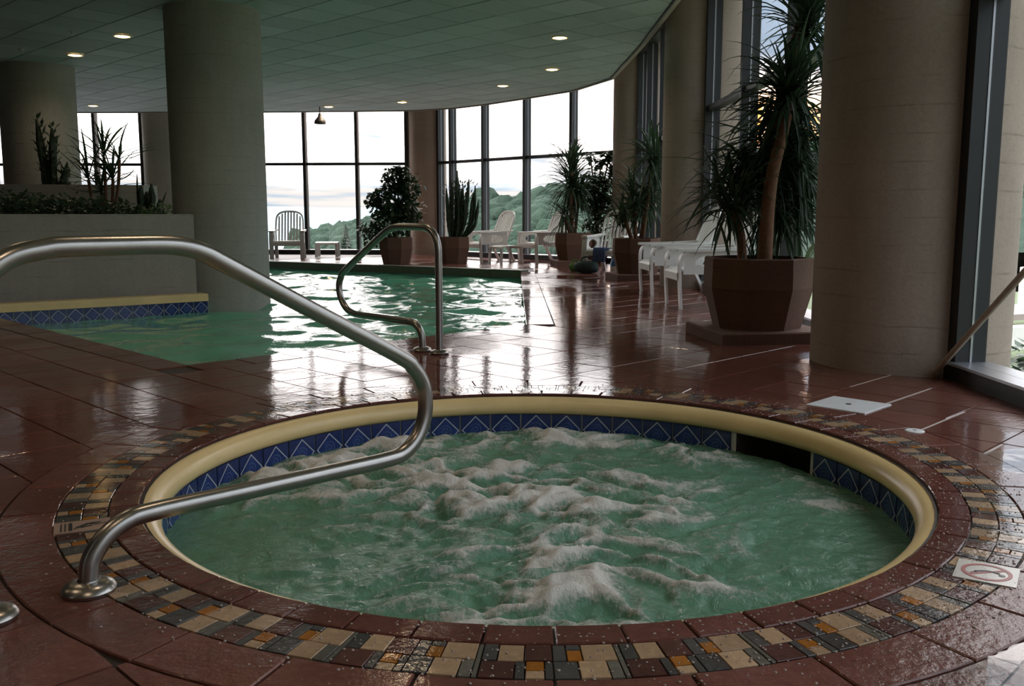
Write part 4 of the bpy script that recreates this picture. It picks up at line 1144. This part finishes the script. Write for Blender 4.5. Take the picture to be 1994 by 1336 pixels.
def bush(x, y, z, r, label):
    t_ = thing('shrub', label, 'shrub', (x, y, z)); mb = MB()
    for i in range(420):
        v = Vector((R_.gauss(0, 1), R_.gauss(0, 1), abs(R_.gauss(0, 1)))).normalized() * r * R_.uniform(.6, 1.05); a = R_.uniform(0, 6.28)
        d_ = Vector((cos(a), sin(a), R_.uniform(-.3, .6))); s__ = Vector((-sin(a), cos(a), 0)); l_ = r * .26
        mb.add([v, v + d_ * l_ * .5 + s__ * l_ * .3, v + d_ * l_, v + d_ * l_ * .5 - s__ * l_ * .3], [(0, 1, 2, 3)])
    stuff(mb, 'foliage', 'ground_leaf', t_, False); MB().tube([(0, 0, -.1), (0, 0, r * .7)], .02, 6).build('stem', M['trunk'], t_)
bush(4.0, 7.05, -.50, .42, 'green shrub outside at the foot of the near column')
# forested slope rising to the right, and the far ridge
def slope_e(azd):    # skyline elevation in degrees for an azimuth in degrees
    pts = [(-40, -1.6), (-14, -1.5), (-12, -1.2), (-8.6, -.35), (-6, .1), (-3, .9), (0, 1.25), (4, 1.7), (8, 2.3), (14, 3.6), (20, 4.5), (45, 5.)]
    for (a, e), (b, f) in zip(pts, pts[1:]):
        if azd <= b: return e + (f - e) * (azd - a) / (b - a)
    return 5.
ico = bmesh.new(); bmesh.ops.create_icosphere(ico, subdivisions=2, radius=1.); IV = np.array([v.co[:] for v in ico.verts]); IF = np.array([[v.index for v in f.verts] for f in ico.faces]); ico.free()
V_, F_, nb = [], [], 0; r3 = np.random.default_rng(5)
for i in range(2200):
    azd = r3.uniform(-13, 33); t = r3.uniform(0, 1) ** .8
    dist = 60 + 120 * t; etop = slope_e(azd); e = -4.6 + (etop + 4.6) * t ** .7
    if azd < -8: e = min(e, etop)
    rad = r3.uniform(1.0, 3.0) * (.75 + .5 * t)
    z = CAMH + dist * math.tan(R(e)) - rad * .9 + r3.uniform(-1.6, 1.2)
    c = np.array([dist * math.sin(R(azd)), dist * math.cos(R(azd)), z])
    ph = r3.uniform(0, 6, 3)
    jit = 1 + .16 * (np.sin(IV @ np.array([[5.1], [4.3], [3.7]]) + ph[0]) * np.sin(IV @ np.array([[-3.2], [5.6], [4.9]]) + ph[1])) + .06 * r3.standard_normal((len(IV), 1))
    V_.append(IV * jit * [rad, rad, rad * r3.uniform(.9, 1.35)] + c); F_.append(IF + nb); nb += len(IV)
fme = bpy.data.meshes.new('forest'); fme.from_pydata(np.concatenate(V_).tolist(), [], np.concatenate(F_).tolist()); fme.materials.append(M['forest']); fme.polygons.foreach_set('use_smooth', [True] * len(fme.polygons))
tag(obj('forest', fme), 'hazy green wooded hillside outside the far windows', 'forest', kind='stuff')
hm = MB(); vs = []; fs = []
rows = [(50, -5.4), (80, -4.0), (120, -2.4), (185, 0)]
azs = list(range(-16, 42, 2))
for d_, off in rows:
    for a in azs: vs.append((d_ * sin(R(a)), d_ * cos(R(a)), CAMH + d_ * math.tan(R(max(-7, slope_e(a) + off - 1.3)))))
for i in range(len(rows) - 1):
    for k in range(len(azs) - 1): fs.append((i * len(azs) + k, i * len(azs) + k + 1, (i + 1) * len(azs) + k + 1, (i + 1) * len(azs) + k))
struct(hm.add(vs, fs).build('hillside', M['forest'], None, 'all'))
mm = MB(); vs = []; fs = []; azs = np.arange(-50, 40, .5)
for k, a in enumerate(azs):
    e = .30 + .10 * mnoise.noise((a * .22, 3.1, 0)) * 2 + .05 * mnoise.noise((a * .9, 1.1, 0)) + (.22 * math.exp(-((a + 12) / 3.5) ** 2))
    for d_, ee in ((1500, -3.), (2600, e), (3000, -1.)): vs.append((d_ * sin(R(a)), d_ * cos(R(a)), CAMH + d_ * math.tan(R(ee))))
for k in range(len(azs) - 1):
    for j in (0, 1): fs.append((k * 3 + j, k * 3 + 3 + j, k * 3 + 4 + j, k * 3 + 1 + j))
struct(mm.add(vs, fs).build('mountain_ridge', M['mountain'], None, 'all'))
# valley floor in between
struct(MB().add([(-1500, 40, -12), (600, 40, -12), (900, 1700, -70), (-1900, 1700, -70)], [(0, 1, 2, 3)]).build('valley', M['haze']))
p = at(674, 492, d=46.); q = at(674, 436, d=46.)
t_ = thing('fir_tree', 'dark pointed fir tree outside the far window', 'tree', tuple(p)); H_ = q.z - p.z
MB().tube([(0, 0, -3), (0, 0, H_ * .9)], [.16, .03], 8).build('trunk', M['trunk'], t_)
mb = MB()
for i in range(15):
    z = H_ * (-.5 + 1.45 * i / 15); r = (H_ - z) * .38
    n = 18; vs = [(0, 0, z + H_ * .16)]
    for k in range(n):
        a = 2 * pi * k / n + i; q = r * (1 if k % 2 else .62) * R_.uniform(.85, 1.1); vs.append((q * cos(a), q * sin(a), z - r * .18))
    mb.add(vs, [(0, 1 + k, 1 + (k + 1) % n) for k in range(n)] + [tuple(range(n, 0, -1))])
mb.build('foliage', M['fir'], t_)
